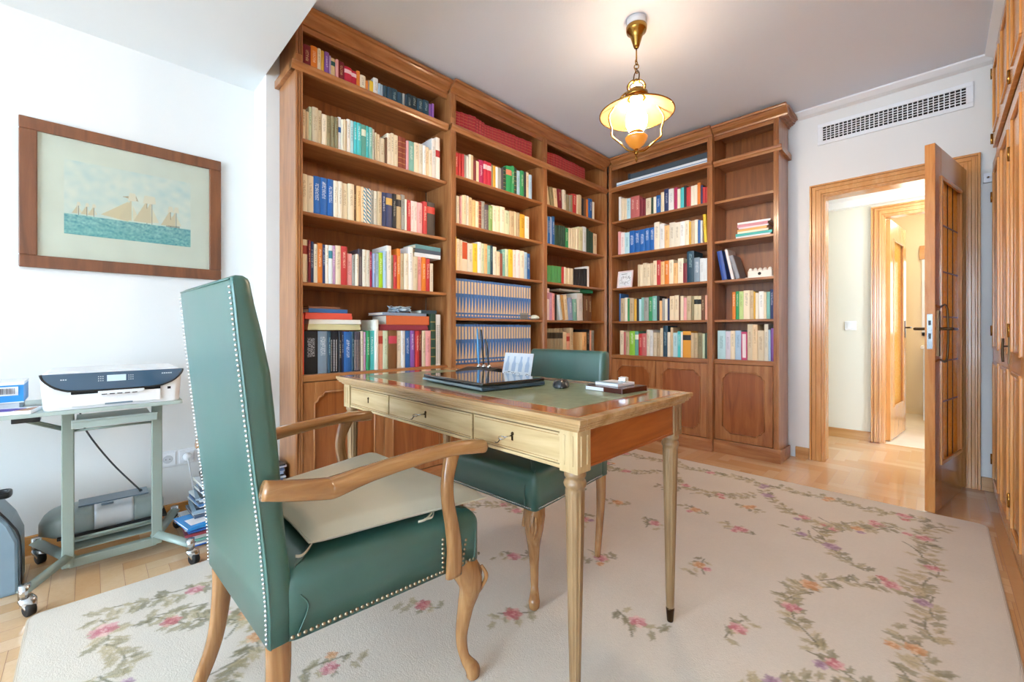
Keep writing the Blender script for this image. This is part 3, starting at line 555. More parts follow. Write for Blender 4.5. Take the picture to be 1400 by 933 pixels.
# colour code -> spine colour, style, mark colour, word
PAL = {
 'bb': ('#d8cba6','lab','#1d2320','cream and black'), 'bd': ('#24272a','txt','#c9ccd2','black'), 'be': ('#cdb894','p','#6d5334','beige'), 'bg': ('#b9a27c','lab','#2b2c33','tan and black'),
 'bk': ('#26282c','p','#b9b2a0','black'), 'bl2': ('#7a5230','lab','#c8485a','brown'), 'bn': ('#6d4a32','p','#d9c79a','brown'), 'br': ('#3a302c','lab','#c2392f','black and red'),
 'bt': ('#1f62ad','txt','#e8f0f7','bright blue'), 'bu': ('#2b62a3','p','#dfe8f0','blue'), 'bx': ('#1d2228','dots','#d8dadd','black dotted'), 'cb': ('#e2d6b8','lab','#26231f','cream'),
 'cd': ('#20353f','p','#9fb0b0','dark teal'), 'cf': ('#e4604e','t','#e4604e','coral red'), 'cg': ('#e3cd9a','lab','#2d6a6a','cream'), 'cg2': ('#d7d7ae','p','#8a8a60','pale green'),
 'cl': ('#e6d6b4','lab','#9c3a2c','cream'), 'cr': ('#e6d7b8','p','#8b6b48','cream'), 'cs': ('#e2a68c','lab','#b8453a','salmon'), 'cy': ('#b7dbe2','p','#5b8e9a','pale cyan'),
 'dg': ('#2d4a3c','bands','#b09a5a','dark green'), 'dr': ('#7b2631','p','#d6b98a','maroon'), 'dt': ('#28485a','p','#98b6bd','dark teal'), 'gd': ('#d8a838','p','#6d4a1c','gold'),
 'gf': ('#2f9c5c','lab','#d8886a','bright green'), 'gk': ('#7da35c','p','#e8e6cf','light green'), 'gm': ('#4f9a5c','bands','#c9c27a','green'), 'gn': ('#35955e','p','#e3e8d0','green'),
 'gs': ('#9a8e74','lab','#3a352c','greyish tan'), 'gy': ('#9c9d97','p','#4a4a48','grey'), 'iv': ('#e9e3d0','p','#8c8270','ivory'), 'lb': ('#8fa3c8','p','#e8ecf4','light blue'),
 'lg': ('#8cc63c','p','#f2f6e4','lime green'), 'lg2': ('#b9d48c','p','#5d7a38','pale green'), 'lm': ('#a6d42c','p','#f2f6e4','lime'), 'lt': ('#8c4534','bands','#c99a5c','brown leather'),
 'lv': ('#c39ac2','p','#f0e8f0','lavender'), 'lv2': ('#d9d4e0','p','#8d86a0','pale lilac'), 'mg': ('#b02a5e','p','#f4dfe8','magenta'), 'ng': ('#3c4468','lab','#d0a85c','navy and gold'),
 'nv': ('#2a3a66','p','#c9cfdc','navy'), 'ob': ('#e6dcc6','lab2','#c9542c','ivory and orange'), 'of': ('#e9bc82','p','#8b5a2c','pale orange'), 'og': ('#df8230','p','#fbe8cc','orange'),
 'ogb': ('#e0a03c','lab','#2a2c30','gold and black'), 'ol': ('#8d8464','p','#3f3a28','olive'), 'pf': ('#ecdfe2','frame','#c8507c','pink-edged white'), 'pg': ('#c9d6b8','p','#6d7c5c','pale green'),
 'pk': ('#e6a5a5','p','#8c3c48','pink'), 'pl': ('#b79ac0','p','#f0e8f0','lilac'), 'pu': ('#8659a6','p','#e8dcf0','purple'), 'pw': ('#ead9dd','lab','#b88aa0','pinkish white'),
 'rd': ('#c0393b','p','#f3dcc4','red'), 'rs': ('#c26a66','p','#f0d9c8','rose red'), 'rw': ('#c42c45','lab','#ecc9cf','red and white'), 'rw2': ('#e8e6df','lab3','#b0323a','white'),
 'sg': ('#7f93a4','txt','#dfe6ec','slate blue'), 'sk': ('#a9c9e0','p','#5c86a8','sky blue'), 'sp': ('#e4e6e6','dots','#3a4a40','spiral-bound white'), 'st': ('#e8ded0','stripe','#3f8aa6','striped'),
 'tg': ('#5f9e8e','lab','#dfe6cf','sage green'), 'tl': ('#7fb8ae','p','#e4efe8','pale teal'), 'tn': ('#c49a5c','p','#5a3c1c','tan'), 'tq': ('#4fc2c6','p','#e6f6f6','turquoise'),
 'wb': ('#e8ecf0','lab3','#2b5ea8','white and blue'), 'wf': ('#eceee4','t','#eceee4','white'), 'wg': ('#d6dee0','p','#8a959a','pale grey'), 'wh': ('#eceeec','p','#8f979c','white'),
 'wp': ('#eadfdc','p','#b87a80','pinkish white'), 'wt': ('#e6eef0','lab','#3a8aa0','white'), 'yl': ('#edc93c','p','#8a5c1c','yellow'), 'zb': ('#4a4550','dots','#b9a99a','dark patterned'),
 'enc': ('#4673b0','enc','#e0c494','blue and gold'), 'v': ('#9c2d38','bands','#c98a5a','crimson'),
}
def book_mat(code):
    c, st, a, wd = PAL[code]; t = NT('book_cover_'+wd.replace(' ', '_').replace('-', '_')+'_'+code)
    tc = t.t.nodes.new('ShaderNodeTexCoord'); sp = t.n('ShaderNodeSeparateXYZ'); t.t.links.new(tc.outputs['Generated'], sp.inputs[0])
    gx, gy, gz = sp.outputs
    oi = t.t.nodes.new('ShaderNodeObjectInfo'); rnd = oi.outputs['Random']
    base = lin(c); acc = lin(a)
    if c in ('#e6d7b8', '#e9e3d0', '#cdb894', '#eceeec'):
        base = t.ramp(rnd, [(0, tuple(x*.78 for x in base[:3])+(1,)), (.5, base), (1, tuple(min(1, x*f) for x, f in zip(base[:3], (1.02, .93, .82)))+(1,))])
    spine = t.math('LESS_THAN', gy, .06)
    cmp_ = lambda v, c0, h: t.math('COMPARE', v, c0, h)
    obj = t.coords('Object', (1, 1, 1)); mask = None
    shift = t.math('ADD', .55, t.math('MULTIPLY', rnd, .15))
    if st in ('p', 'txt'):
        nz = t.noise(t.coords('Object', (90, 20, 260)), 1, 2)
        col_ = t.math('MULTIPLY', cmp_(gx, .5, .2 if st == 'p' else .26), t.math('COMPARE', gz, shift, .22))
        mask = t.math('MULTIPLY', col_, t.math('GREATER_THAN', nz, .5))
        mask = t.math('MULTIPLY', mask, .6)
    elif st == 'bands':
        wv = t.math('FRACT', t.math('MULTIPLY', gz, 6.0)); mask = t.math('MULTIPLY', t.math('LESS_THAN', wv, .12), .65)
    elif st == 'lab': mask = t.math('COMPARE', gz, .76, .10)
    elif st == 'lab2': mask = t.math('COMPARE', gz, .7, .28)
    elif st == 'lab3': mask = t.math('COMPARE', gz, .62, .08)
    elif st == 'dots':
        ck = t.math('MULTIPLY', t.math('LESS_THAN', t.math('FRACT', t.math('MULTIPLY', gz, 26.0)), .5), t.math('LESS_THAN', t.math('FRACT', t.math('MULTIPLY', gx, 3.0)), .45))
        mask = t.math('MULTIPLY', ck, t.math('COMPARE', gz, .42, .38))
    elif st == 'stripe': mask = t.math('LESS_THAN', t.math('FRACT', t.math('ADD', t.math('MULTIPLY', gz, 9.0), gx)), .45)
    elif st == 'frame': mask = t.math('SUBTRACT', 1.0, t.math('MULTIPLY', t.math('COMPARE', gx, .5, .3), t.math('COMPARE', gz, .5, .42)))
    elif st == 'enc':
        # cloth blue with a gilt head field and a pointed gilt arch below
        head = t.math('MULTIPLY', t.math('COMPARE', gz, .78, .16), t.math('COMPARE', gx, .5, .36))
        arch = t.math('MULTIPLY', t.math('COMPARE', gz, .33, .20), t.math('LESS_THAN', t.math('ABSOLUTE', t.math('SUBTRACT', gx, .5)), t.math('MULTIPLY', t.math('SUBTRACT', .56, gz), 1.0)))
        ln = t.math('MULTIPLY', t.math('COMPARE', gz, .06, .025), t.math('COMPARE', gx, .5, .3))
        mask = t.math('MAXIMUM', t.math('MAXIMUM', head, arch), ln); mask = t.math('MULTIPLY', mask, .85)
    col = base
    if mask is not None:
        mask = t.math('MULTIPLY', mask, spine); col = t.mix(mask, base, acc)
    t.p(Base_Color=col, Roughness=.5, Specular_IOR_Level=.35)
    return t.m
BM = {}
def bmat(c):
    if c not in BM: BM[c] = book_mat(c)
    return BM[c]
def book_shape(m, w, h, d):
    """cover: two boards and a rounded spine, spine at y=0"""
    t = min(.0028, w*.18); s = min(.004, w*.25)
    pts = [(0, d), (0, s), (w*.22, s*.25), (w*.5, 0), (w*.78, s*.25), (w, s), (w, d), (w-t, d), (w-t, s+t), (t, s+t), (t, d)]
    m.prism(pts, 'z', 0, h)
def pages_shape(m, w, h, d):
    t = min(.0028, w*.18)+.0002; m.box(t, .0075, .003, w-t, d-.004, h-.0035)
FR = {'L1': ('x', -2.35), 'L2': ('x', -2.32), 'L3': ('x', -2.32), 'B': ('y', 3.64), 'N': ('y', 3.67)}
BAY = {'L1': 'bay by picture', 'L2': 'encyclopedia bay', 'L3': 'corner bay', 'B': 'back-wall wide bay', 'N': 'narrow end bay'}
ZS = {'L1': [2.395, 2.015, 1.631, 1.258, .765], 'L2': [2.395, 2.07, 1.74, 1.415, 1.09, .765]}
for k in ('L3', 'B', 'N'): ZS[k] = ZS['L2']
NTH = ['', '1st', '2nd', '3rd'] + [f'{i}th' for i in range(4, 60)]
NTH[21] = '21st'; NTH[22] = '22nd'; NTH[23] = '23rd'; NTH[31] = '31st'; NTH[32] = '32nd'; NTH[33] = '33rd'
ROW = {5: ['top', 'second', 'third', 'fourth', 'lowest'], 6: ['top', 'second', 'third', 'fourth', 'fifth', 'lowest']}
recs = []
for key, s in SHELVES.items():
    bay, si = key.split('.'); si = int(si); ax, fr = FR[bay]; z = ZS[bay][si] + .0008
    its = [q.split(',') for q in s.split()]
    for i, q in enumerate(its):
        u, w_, h = float(q[0]), float(q[1]), float(q[2]); lean = len(q) > 4
        nb = [PAL[its[j][3]][3] for j in (i-1, i+1) if 0 <= j < len(its)]
        dist = math.hypot(*( (fr, u) if ax == 'x' else (u, fr) ))
        cosv = abs(fr)/dist
        recs.append(dict(key=key, bay=bay, si=si, i=i, n=len(its), u=u, w=w_-.0006, h=h, c=q[3], lean=lean, nb=nb, z=z, area=w_*h*cosv/dist**2, ax=ax, fr=fr))
for r in recs:
    if r['lean']:
        run = [q for q in recs if q['key'] == r['key'] and q['lean']]; r['ang'] = 10.5*(1-run.index(r)/len(run)) if r['key'] != 'B.2' else 3.2
    if r['key'] == 'L1.4' and r['c'] not in ('cf', 'wf', 'dg', 'sp'): r['h'] = min(r['h'], .234)
    if r['key'] == 'L1.3' and r['u'] > 1.468: r['h'] = min(r['h'], .222)
for key in SHELVES:
    row = [q for q in recs if q['key'] == key]; LIM = {'L1': 1.716, 'L2': 2.668, 'L3': 3.60, 'B': -1.360, 'N': -.885}[row[0]['bay']]
    for q in row:
        q['b'] = q['u']+(q['h']*math.sin(math.radians(q['ang'])) if q['lean'] else 0); q['dw'] = q['w']
    for q, nx in zip(row, row[1:]+[None]):
        if q['lean']:
            lim = min(nx['b'] if nx else LIM, LIM); q['b'] = min(q['b'], lim-.012); q['dw'] = min(q['w']*.8, lim-q['b']-.004)
        elif nx: q['dw'] = min(q['w'], nx['u']-q['u']-.0004)
plain_ = [r for r in recs if r['c'] not in ('enc', 'v')]
keep = sorted(plain_, key=lambda r: -r['area'])[:300]
keepid = {id(r) for r in keep}
rest = [r for r in plain_ if id(r) not in keepid]
RB = random.Random(3)
def words_for(r, kind):
    w_, h = r['w'], r['h']
    size = 'slim' if w_ < .018 else ('thick' if w_ > .04 else 'medium')
    col = PAL[r['c']][3]; row = ROW[len(ZS[r['bay']])][r['si']]
    nb = r['nb']
    return f"{size} {col} {kind}, {NTH[r['i']+1]} from left on {row} shelf of {BAY[r['bay']]}"
def place_matrix(r, dd=0.0):
    ins = .022 + dd
    if r['ax'] == 'x': return Matrix.Translation((r['fr']-ins, r['u'], r['z'])) @ Matrix.Rotation(PI/2, 4, 'Z')
    return Matrix.Translation((r['u'], r['fr']+ins, r['z']))
def lean_matrix(r):
    if not r['lean']: return Matrix.Identity(4)
    # top tilts towards lower u, resting on its lower far corner
    a = math.radians(-r['ang']); return Matrix.Translation((r['b']-r['u'], 0, .001)) @ Matrix.Rotation(a, 4, 'Y')
def make_book(r, name, kind, cat, grp):
    w_ = r['dw']; d = RB.uniform(.135, .165) if r['h'] < .24 else RB.uniform(.17, .205)
    dd = RB.uniform(0, .010) if r['c'] not in ('enc', 'v') else 0.001
    m = MB(); book_shape(m, w_, r['h'], d); o = m.build(name, bmat(r['c']))
    o.matrix_world = place_matrix(r, dd) @ lean_matrix(r)
    tag(o, words_for(r, kind), cat, grp)
    m = MB(); pages_shape(m, w_, r['h'], d); m.build('page_block', M['page'], o)
    return o
for r in keep:
    nm = 'ring_binder' if r['c'] in ('bd', 'bx') else 'book'
    make_book(r, nm, 'ring binder' if nm != 'book' else 'book', 'book', f"books on the {ROW[len(ZS[r['bay']])][r['si']]} shelf of the {BAY[r['bay']]}")
for r in recs:
    if r['c'] == 'enc': make_book(r, 'encyclopedia_volume', 'encyclopedia volume', 'book', 'blue and gold encyclopedia volumes')
    if r['c'] == 'v': make_book(r, 'leather_volume', 'small volume', 'book', 'matching small crimson volumes along the top')
# the smallest remaining spines, as one object
m = MB(); mats = []; idx = {}
for r in rest:
    if r['c'] not in idx: idx[r['c']] = len(mats); mats.append(plain('small_spine_'+r['c'], PAL[r['c']][0], .55))
    m.cur = idx[r['c']]; m.M = place_matrix(r, RB.uniform(0, .01)) @ lean_matrix(r); book_shape(m, r['dw'], r['h'], .15)
m.M = None; o = m.build('books', mats); o['kind'] = 'stuff'
o['label'] = 'remaining small book spines scattered among the bookcase shelves'; o['category'] = 'books'

# things lying on the shelves -----------------------------------------------
def lying(name, label, cat, cx, cy, z, wx, wy, hz, mat, rz=0, pages=None, grp=None, bev=.001):
    """flat book, folder or box lying down; wx along local x, wy along local y"""
    r_ = thing(name, label, cat, (cx, cy, z), math.radians(rz), grp)
    m = MB(); t = min(.0022, hz*.2)
    if pages:
        pts = [(-wy/2, 0), (wy/2, 0), (wy/2, t), (-wy/2+.003, t), (-wy/2+.003, hz-t), (wy/2, hz-t), (wy/2, hz), (-wy/2, hz)]
        m.prism(pts, 'x', -wx/2, wx/2); m.build('cover', mat, r_)
        m = MB(); m.box(-wx/2+.003, -wy/2+.0035, t+.0002, wx/2-.003, wy/2-.003, hz-t-.0002); m.build('page_block', M[pages], r_)
    else:
        m.box(-wx/2, -wy/2, 0, wx/2, wy/2, hz*.55); m.build('lower_sheets', mat, r_, bev)
        m = MB(); m.box(-wx/2+.003, -wy/2+.002, hz*.55, wx/2-.002, wy/2-.003, hz); m.build('upper_sheets', mat, r_, bev)
    return r_
def flat_mat(n, c, r=.5): 
    k = 'fm_'+n
    if k not in M: M[k] = plain(n, c, r)
    return M[k]
XF = -2.38
# left pile above the binders on the lowest shelf of the picture bay (book tops at .765+.235)
zz = 1.003
L = [('folder', 'thick bundle of cream papers in an olive folder lying on the binders', 'folder', '#d6d2a4', .20, .30, .034, .975, 2),
     ('folder', 'white document folder lying on the cream paper bundle', 'folder', '#e9ebe2', .195, .29, .026, .985, -2),
     ('folder', 'coral red folder lying in the left pile above the binders', 'folder', '#e25a48', .20, .26, .036, .945, 1),
     ('book', 'flat blue book lying on the coral red folder', 'book', '#2f66a4', .18, .22, .022, .935, 4),
     ('notebook', 'thin brown notebook topmost of the left pile above the binders', 'notebook', '#8a5a44', .18, .17, .012, .92, 0)]
for nm, lb, ct, c, d_, w_, h_, cu, rz in L:
    lying(nm, lb, ct, XF-.01-d_/2+.0, cu, zz, w_, d_, h_-.001, flat_mat('pile '+c, c), 90+rz, 'paper' if nm != 'folder' else None); zz += h_
zz = 1.003
L = [('folder', 'maroon folder lying lowest in the pile over the spiral binder side', 'folder', '#8f3242', .20, .345, .034, 1.42, .5),
     ('box_file', 'rust orange box file lying on the maroon folder', 'box file', '#cf6a3c', .19, .31, .058, 1.445, 0),
     ('book', 'flat pale blue book lying on the rust orange box file', 'book', '#8fa0b8', .18, .32, .018, 1.42, 2)]
for nm, lb, ct, c, d_, w_, h_, cu, rz in L:
    lying(nm, lb, ct, XF-.01-d_/2, cu, zz, w_, d_, h_-.001, flat_mat('pile '+c, c), 90+rz, 'paper' if nm != 'folder' else None); zz += h_
lying('notebook', 'dark teal spiral notebook on top of the right pile, by the bay divider', 'notebook', -2.46, 1.60, zz, .12, .14, .022, flat_mat('notebook teal', '#2c4650'), 90, 'paper')
# crumpled papers
m = MB(); RC = random.Random(11)
root = thing('crumpled_paper', 'crumpled pale blue papers on the right pile above the box file', 'paper', (-2.46, 1.42, zz))
for k in range(4):
    m = MB(); a = RC.uniform(0, 3); n = 7; vs = []
    for i in range(n):
        for j in range(n):
            x = (i/(n-1)-.5)*.13; y = (j/(n-1)-.5)*.10; vs.append((x*math.cos(a)-y*math.sin(a), x*math.sin(a)+y*math.cos(a), .010+k*.009+RC.uniform(-.007, .009)))
    fs = [(i*n+j, (i+1)*n+j, (i+1)*n+j+1, i*n+j+1) for i in range(n-1) for j in range(n-1)]
    m.add(vs, fs); o = m.build('sheet', flat_mat('pale paper', '#cfdde6', .8), root); o.modifiers.new('s', 'SOLIDIFY').thickness = .0008
0 and lying('papers', 'loose pale blue papers under the flat book in the right pile', 'papers', -2.50, 1.295, 1.003, .12, .2, .05, flat_mat('pale paper', '#cfdde6', .8), 94)
# three blue-white books on top of the fourth row
zz = 1.258+.2245
for k, (c, lb) in enumerate((('#d7e2ec', 'lowest pale blue book of the trio lying on the fourth row'), ('#3a4f66', 'dark slate book in the middle of the trio on the fourth row'), ('#4f8b96', 'teal book topmost of the trio lying on the fourth row'))):
    lying('book', lb, 'book', -2.465, 1.592, zz, .20, .15, .026, flat_mat('trio'+str(k), c), 90+(k-1)*2, 'page'); zz += .0265
# corner bay: papers and green box over row five, grey stone on row four's encyclopedias
lying('papers', 'white papers lying on the leaning books in the corner bay', 'papers', -2.46, 3.12, 1.3625, .30, .16, .014, flat_mat('white sheets', '#e8eaea', .8), 90)
lying('box', 'green box lying over the leaning books in the corner bay', 'box', -2.46, 3.37, 1.3625, .20, .17, .029, flat_mat('green card', '#1f9264'), 90, 'paper')
m = MB(); m.lathe([(.005, 0), (.035, .004), (.045, .014), (.036, .028), (.015, .036), (.004, .037)], n=14)
r_ = thing('seashell', 'small white shell on the shelf edge before the encyclopedias', 'shell', (-2.345, 2.59, 1.0905)); m.build('shell_body', flat_mat('shell', '#d8dccc'), r_)
m = MB(); [m.sweep([(.036*math.cos(a), .036*math.sin(a), .018), (.012*math.cos(a), .012*math.sin(a), .037)], (.003, .003), 6, (0, 0, 1)) for a in [k*.7 for k in range(9)]]; m.build('shell_rib', flat_mat('shell rib', '#b8bba8'), r_)
r_ = thing('desk_clock', 'small grey box standing before the blue volumes on the shelf edge', 'box', (-2.335, 2.46, 1.0905), PI/2)
r_.name = 'small_box'; m = MB(); m.box(-.04, -.004, 0, .04, .008, .045); m.build('box_body', flat_mat('box grey', '#6f7578'), r_, .003)
m = MB(); m.box(-.042, -.006, .036, .042, .010, .050); m.build('lid', flat_mat('box lid', '#8b8f8e'), r_, .002)
# top compartment of the back unit: long white box and a grey portfolio
r_ = thing('poster_box', 'long flat white and blue box lying across the top of the back bookcase', 'box', (-1.80, 3.70, 2.3955), 0)
m = MB(); m.box(-.43, -.035, 0, .43, .12, .052); m.build('box_body', flat_mat('box white', '#dfe9f2'), r_, .002)
m = MB(); m.box(-.432, -.037, .024, .432, .122, .030); m.build('stripe_band', flat_mat('box blue', '#5d8fc0'), r_)
r_ = thing('flatboard', 'dark grey portfolio leaning behind the long white box', 'flatboard', (-1.80, 3.88, 2.3955), 0)  # plain upright board filling the greyish area behind the box
m = MB(); m.box(-.42, 0, 0, .42, .012, .19); m.build('cover', flat_mat('portfolio grey', '#59656f', .3), r_, .002)
m = MB(); m.box(-.425, -.003, 0, -.40, .015, .193); m.build('edge_strip', flat_mat('portfolio strip', '#3f474e'), r_)
# small framed card on the third-last shelf of the back unit
r_ = thing('framed_card', 'small white framed line drawing standing at the left of the back bookcase', 'picture', (-2.15, 3.672, 1.4175), math.radians(-4))
m = MB(); m.M = Matrix.Rotation(math.radians(-7), 4, 'X'); h_ = .165; ww = .085
for b in ((-ww, 0, 0, ww, .012, .014), (-ww, 0, h_-.014, ww, .012, h_), (-ww, 0, .014, -ww+.014, .012, h_-.014), (ww-.014, 0, .014, ww, .012, h_-.014)): m.box(*b)
m.build('frame', flat_mat('pink white frame', '#ecdcdc'), r_, .0015)
m = MB(); m.M = Matrix.Rotation(math.radians(-7), 4, 'X'); m.box(-ww+.012, .006, .012, ww-.012, .011, h_-.012); cd = m.build('card', flat_mat('card white', '#e8eef2'), r_)
m = MB(); m.M = Matrix.Rotation(math.radians(-7), 4, 'X'); RD = random.Random(5)
for k in range(16):
    x = RD.uniform(-.05, .05); z = RD.uniform(.035, .11); a = RD.uniform(0, 6)
    m.sweep([(x+.012*math.cos(a+q*1.3), .005, z+.012*math.sin(a+q*1.3)) for q in range(4)], (.001, .0012), 5, (0, 1, 0), steps=3)
m.box(-.045, .0045, .132, .02, .006, .136)
m.build('drawing_lines', flat_mat('ink grey', '#59626c'), r_)
# narrow bay: stack of lying books, leaning books, white ornament
zz = 1.7408
for k, (c, w_, h_, lb, rz) in enumerate((('#cfd8dc', .215, .016, 'pale grey book lowest in the lying stack of the narrow bay', 1), ('#2fa9a0', .225, .022, 'teal book lying near the bottom of the narrow bay stack', 4),
        ('#e8dcc4', .19, .016, 'cream book lying above the teal book in the narrow bay', 0), ('#e6a860', .185, .020, 'pale orange book lying mid stack in the narrow bay', -4), ('#d8cfd6', .18, .014, 'lilac grey book lying above the orange one', 3),
        ('#c98a94', .19, .022, 'dusty pink book lying second from the top in narrow bay stack', -2), ('#ece6e2', .20, .016, 'white book topmost in the lying stack of the narrow bay', 5))):
    lying('book', lb, 'book', -1.035, 3.79, zz, w_+.03, .17, h_-.0008, flat_mat('stk'+str(k), c), rz, 'page', 'books lying in a stack in the narrow bay'); zz += h_
def leaning(name, label, cat, x, z, w_, h_, t, ang, c, d=.19):
    r_ = thing(name, label, cat, (x, 3.70, z), 0); A = Matrix.Rotation(math.radians(ang), 4, 'Y')
    m = MB(); m.M = A; book_shape(m, t, h_, d); m.build('cover', flat_mat('ln '+c, c), r_); m = MB(); m.M = A; pages_shape(m, t, h_, d); m.build('page_block', M['page'], r_); return r_
z_ = 1.4155
leaning('book', 'blue and white book leaning on the left of the narrow bay', 'book', -1.262, z_+.0, .2, .245, .040, -10, '#2b4f9c')
leaning('folder', 'white folder leaning against the blue book in the narrow bay', 'folder', -1.190, z_+.0, .2, .255, .022, -12, '#e6e0e2')
leaning('book', 'grey book leaning at a slant beside the white folder', 'book', -1.155, z_+.0, .2, .20, .030, -15.5, '#8b8e96')
r_ = thing('ornament', 'white carved ornament box on the fourth shelf of the narrow bay', 'ornament', (-.985, 3.74, z_), 0)
m = MB(); m.box(-.085, -.04, .004, .085, .04, .055); m.build('box_body', flat_mat('plaster white', '#e3ded4'), r_, .004)
m = MB(); [m.lathe([(.014, .052), (.017, .062), (.010, .074), (.003, .078)], (-.068+.034*k, -.02, 0), 8) for k in range(5)]; m.box(-.10, -.05, 0, .10, .05, .005); m.build('scalloped_rim', flat_mat('plaster white', '#e3ded4'), r_)
m = MB(); m.dome((0, -.041, .03), .012, (0, -1, 0), 10); m.build('dark_rosette', M['black'], r_)
r_ = thing('small_jar', 'tiny dark red jar beside the white ornament in narrow bay', 'jar', (-.892-.02, 3.80, z_))
m = MB(); m.lathe([(.012, 0), (.018, .006), (.018, .035), (.010, .042)], n=12); m.build('jar_body', flat_mat('dark red', '#5a2a2a'), r_); m = MB(); m.lathe([(.013, .042), (.013, .052)], n=12); m.build('lid', M['black'], r_)
# ------------------------------------------------------------------ pendant lamp
LX, LY = -1.165, 2.118
lp = thing('pendant_lamp', 'brass ceiling lantern with a cream glass shade and glowing chimney', 'lamp', (LX, LY, 0))
m = MB(); m.lathe([(.012, 2.545), (.018, 2.56), (.030, 2.60), (.040, 2.625), (.052, 2.632), (.055, 2.645), (.055, 2.66), (.050, 2.663)], n=28); m.build('ceiling_rose', M['brass'], lp)
m = MB(); m.lathe([(.052, 2.663), (.052, 2.6995)], n=28); m.build('rose_spacer', M['white'], lp)
m = MB(); m.lathe([(.004, 2.47), (.004, 2.55)], n=10)
def ring(m, c, r, t, nrm):
    N = Vector(nrm).normalized(); u = N.orthogonal().normalized(); v = N.cross(u)
    m.sweep([tuple(Vector(c)+u*r*math.cos(2*PI*k/20)+v*r*1.25*math.sin(2*PI*k/20)) for k in range(21)], (t, t), 7, nrm, steps=1)
ring(m, (0, 0, 2.465), .010, .003, (1, 0, 0)); ring(m, (0, 0, 2.443), .012, .003, (0, 1, 0)); ring(m, (0, 0, 2.42), .011, .003, (1, 0, 0)); m.build('chain', M['brass'], lp)
m = MB(); ring(m, (0, 0, 2.385), .030, .0035, (.5, .7, 0)); m.build('hanging_ring', M['bronze'], lp)
m = MB(); m.lathe([(.004, 2.345), (.016, 2.352), (.020, 2.362), (.012, 2.372), (.004, 2.376)], n=20)
m.lathe([(.036, 2.268), (.058, 2.272), (.062, 2.280), (.060, 2.296), (.046, 2.306), (.040, 2.318), (.034, 2.320)], n=28, cap=False)
for a in (.6, .6+PI): m.sweep([(.040*math.cos(a), .040*math.sin(a), 2.31), (.046*math.cos(a), .046*math.sin(a), 2.335), (.036*math.cos(a), .036*math.sin(a), 2.355), (.018*math.cos(a), .018*math.sin(a), 2.368), (.0, .0, 2.362)], (.006, .006), 8, (0, 0, 1))
m.build('cap', M['brass'], lp)
m = MB(); m.lathe([(.195, 2.182), (.185, 2.190), (.150, 2.210), (.110, 2.230), (.075, 2.248), (.050, 2.266), (.049, 2.268), (.052, 2.270), (.078, 2.252), (.113, 2.234), (.153, 2.214), (.188, 2.194), (.197, 2.186)], n=56, cap=False); m.build('lamp_shade', M['shade'], lp)
m = MB(); m.sweep([(.196*math.cos(2*PI*k/56), .196*math.sin(2*PI*k/56), 2.184) for k in range(57)], (.0035, .0035), 6, (0, 0, 1), steps=1); m.build('shade_rim', M['brass'], lp)
m = MB(); m.lathe([(.030, 2.085), (.044, 2.10), (.056, 2.135), (.056, 2.165), (.044, 2.20), (.034, 2.235), (.030, 2.27), (.028, 2.31), (.027, 2.335)], n=28, cap=False)
ch = m.build('glass_chimney', emit('glowing_chimney', '#ffe4c4', 190.0), lp)
m = MB(); m.lathe([(.028, 2.062), (.036, 2.066), (.038, 2.085), (.030, 2.092)], n=24); m.build('burner', M['brass'], lp)
m = MB(); m.lathe([(.006, 1.992), (.020, 1.998), (.040, 2.015), (.056, 2.040), (.060, 2.055), (.046, 2.066), (.030, 2.070)], n=28); m.build('oil_bowl', emit('amber_lit_bowl', '#c07a2c', .35), lp)
m = MB(); m.lathe([(.008, 1.962), (.012, 1.97), (.007, 1.98), (.010, 1.992)], n=16); ring(m, (0, 0, 1.94), .013, .0032, (1, .3, 0)); m.build('finial', M['brass'], lp)
vx, vy = .7089, .7053        # arm plane across the view
for s_ in (-1, 1):
    m = MB(); pp = [(0.040, 2.31), (.075, 2.285), (.125, 2.215), (.150, 2.165), (.135, 2.10), (.135, 2.065), (.095, 2.03), (.075, 2.012), (.045, 1.985), (.010, 1.978)]
    m.sweep([(s_*r*vx, s_*r*vy, z) for r, z in pp], (.0048, .0048), 8, (-vy, vx, 0)); m.build('side_arm', M['brass'], lp)

# ------------------------------------------------------------------ air vent
vt = thing('air_vent', 'white rectangular air grille high on the wall over the doorway', 'vent', (-.25, YB, 2.49))
m = MB(); x0, x1, z0, z1 = -.405, .405, -.072, .088
m.box(x0, -.014, z0, x1, -.002, z0+.028); m.box(x0, -.014, z1-.028, x1, -.002, z1); m.box(x0, -.014, z0+.028, x0+.03, -.002, z1-.028); m.box(x1-.03, -.014, z0+.028, x1, -.002, z1-.028); m.build('vent_frame', M['whitemetal'], vt, .002)
m = MB(); m.box(x0+.02, -.003, z0+.02, x1-.02, -.0015, z1-.02); m.build('dark_backing', M['dark'], vt)
m = MB(); n_ = 30
for k in range(n_+1):
    x = x0+.03+(x1-x0-.06)*k/n_; m.box(x-.0026, -.014, z0+.026, x+.0026, -.004, z1-.026)
for k in range(1, 6):
    z = z0+.028+(z1-z0-.056)*k/6; m.box(x0+.028, -.012, z-.0022, x1-.028, -.004, z+.0022)
m.build('grille', M['whitemetal'], vt)

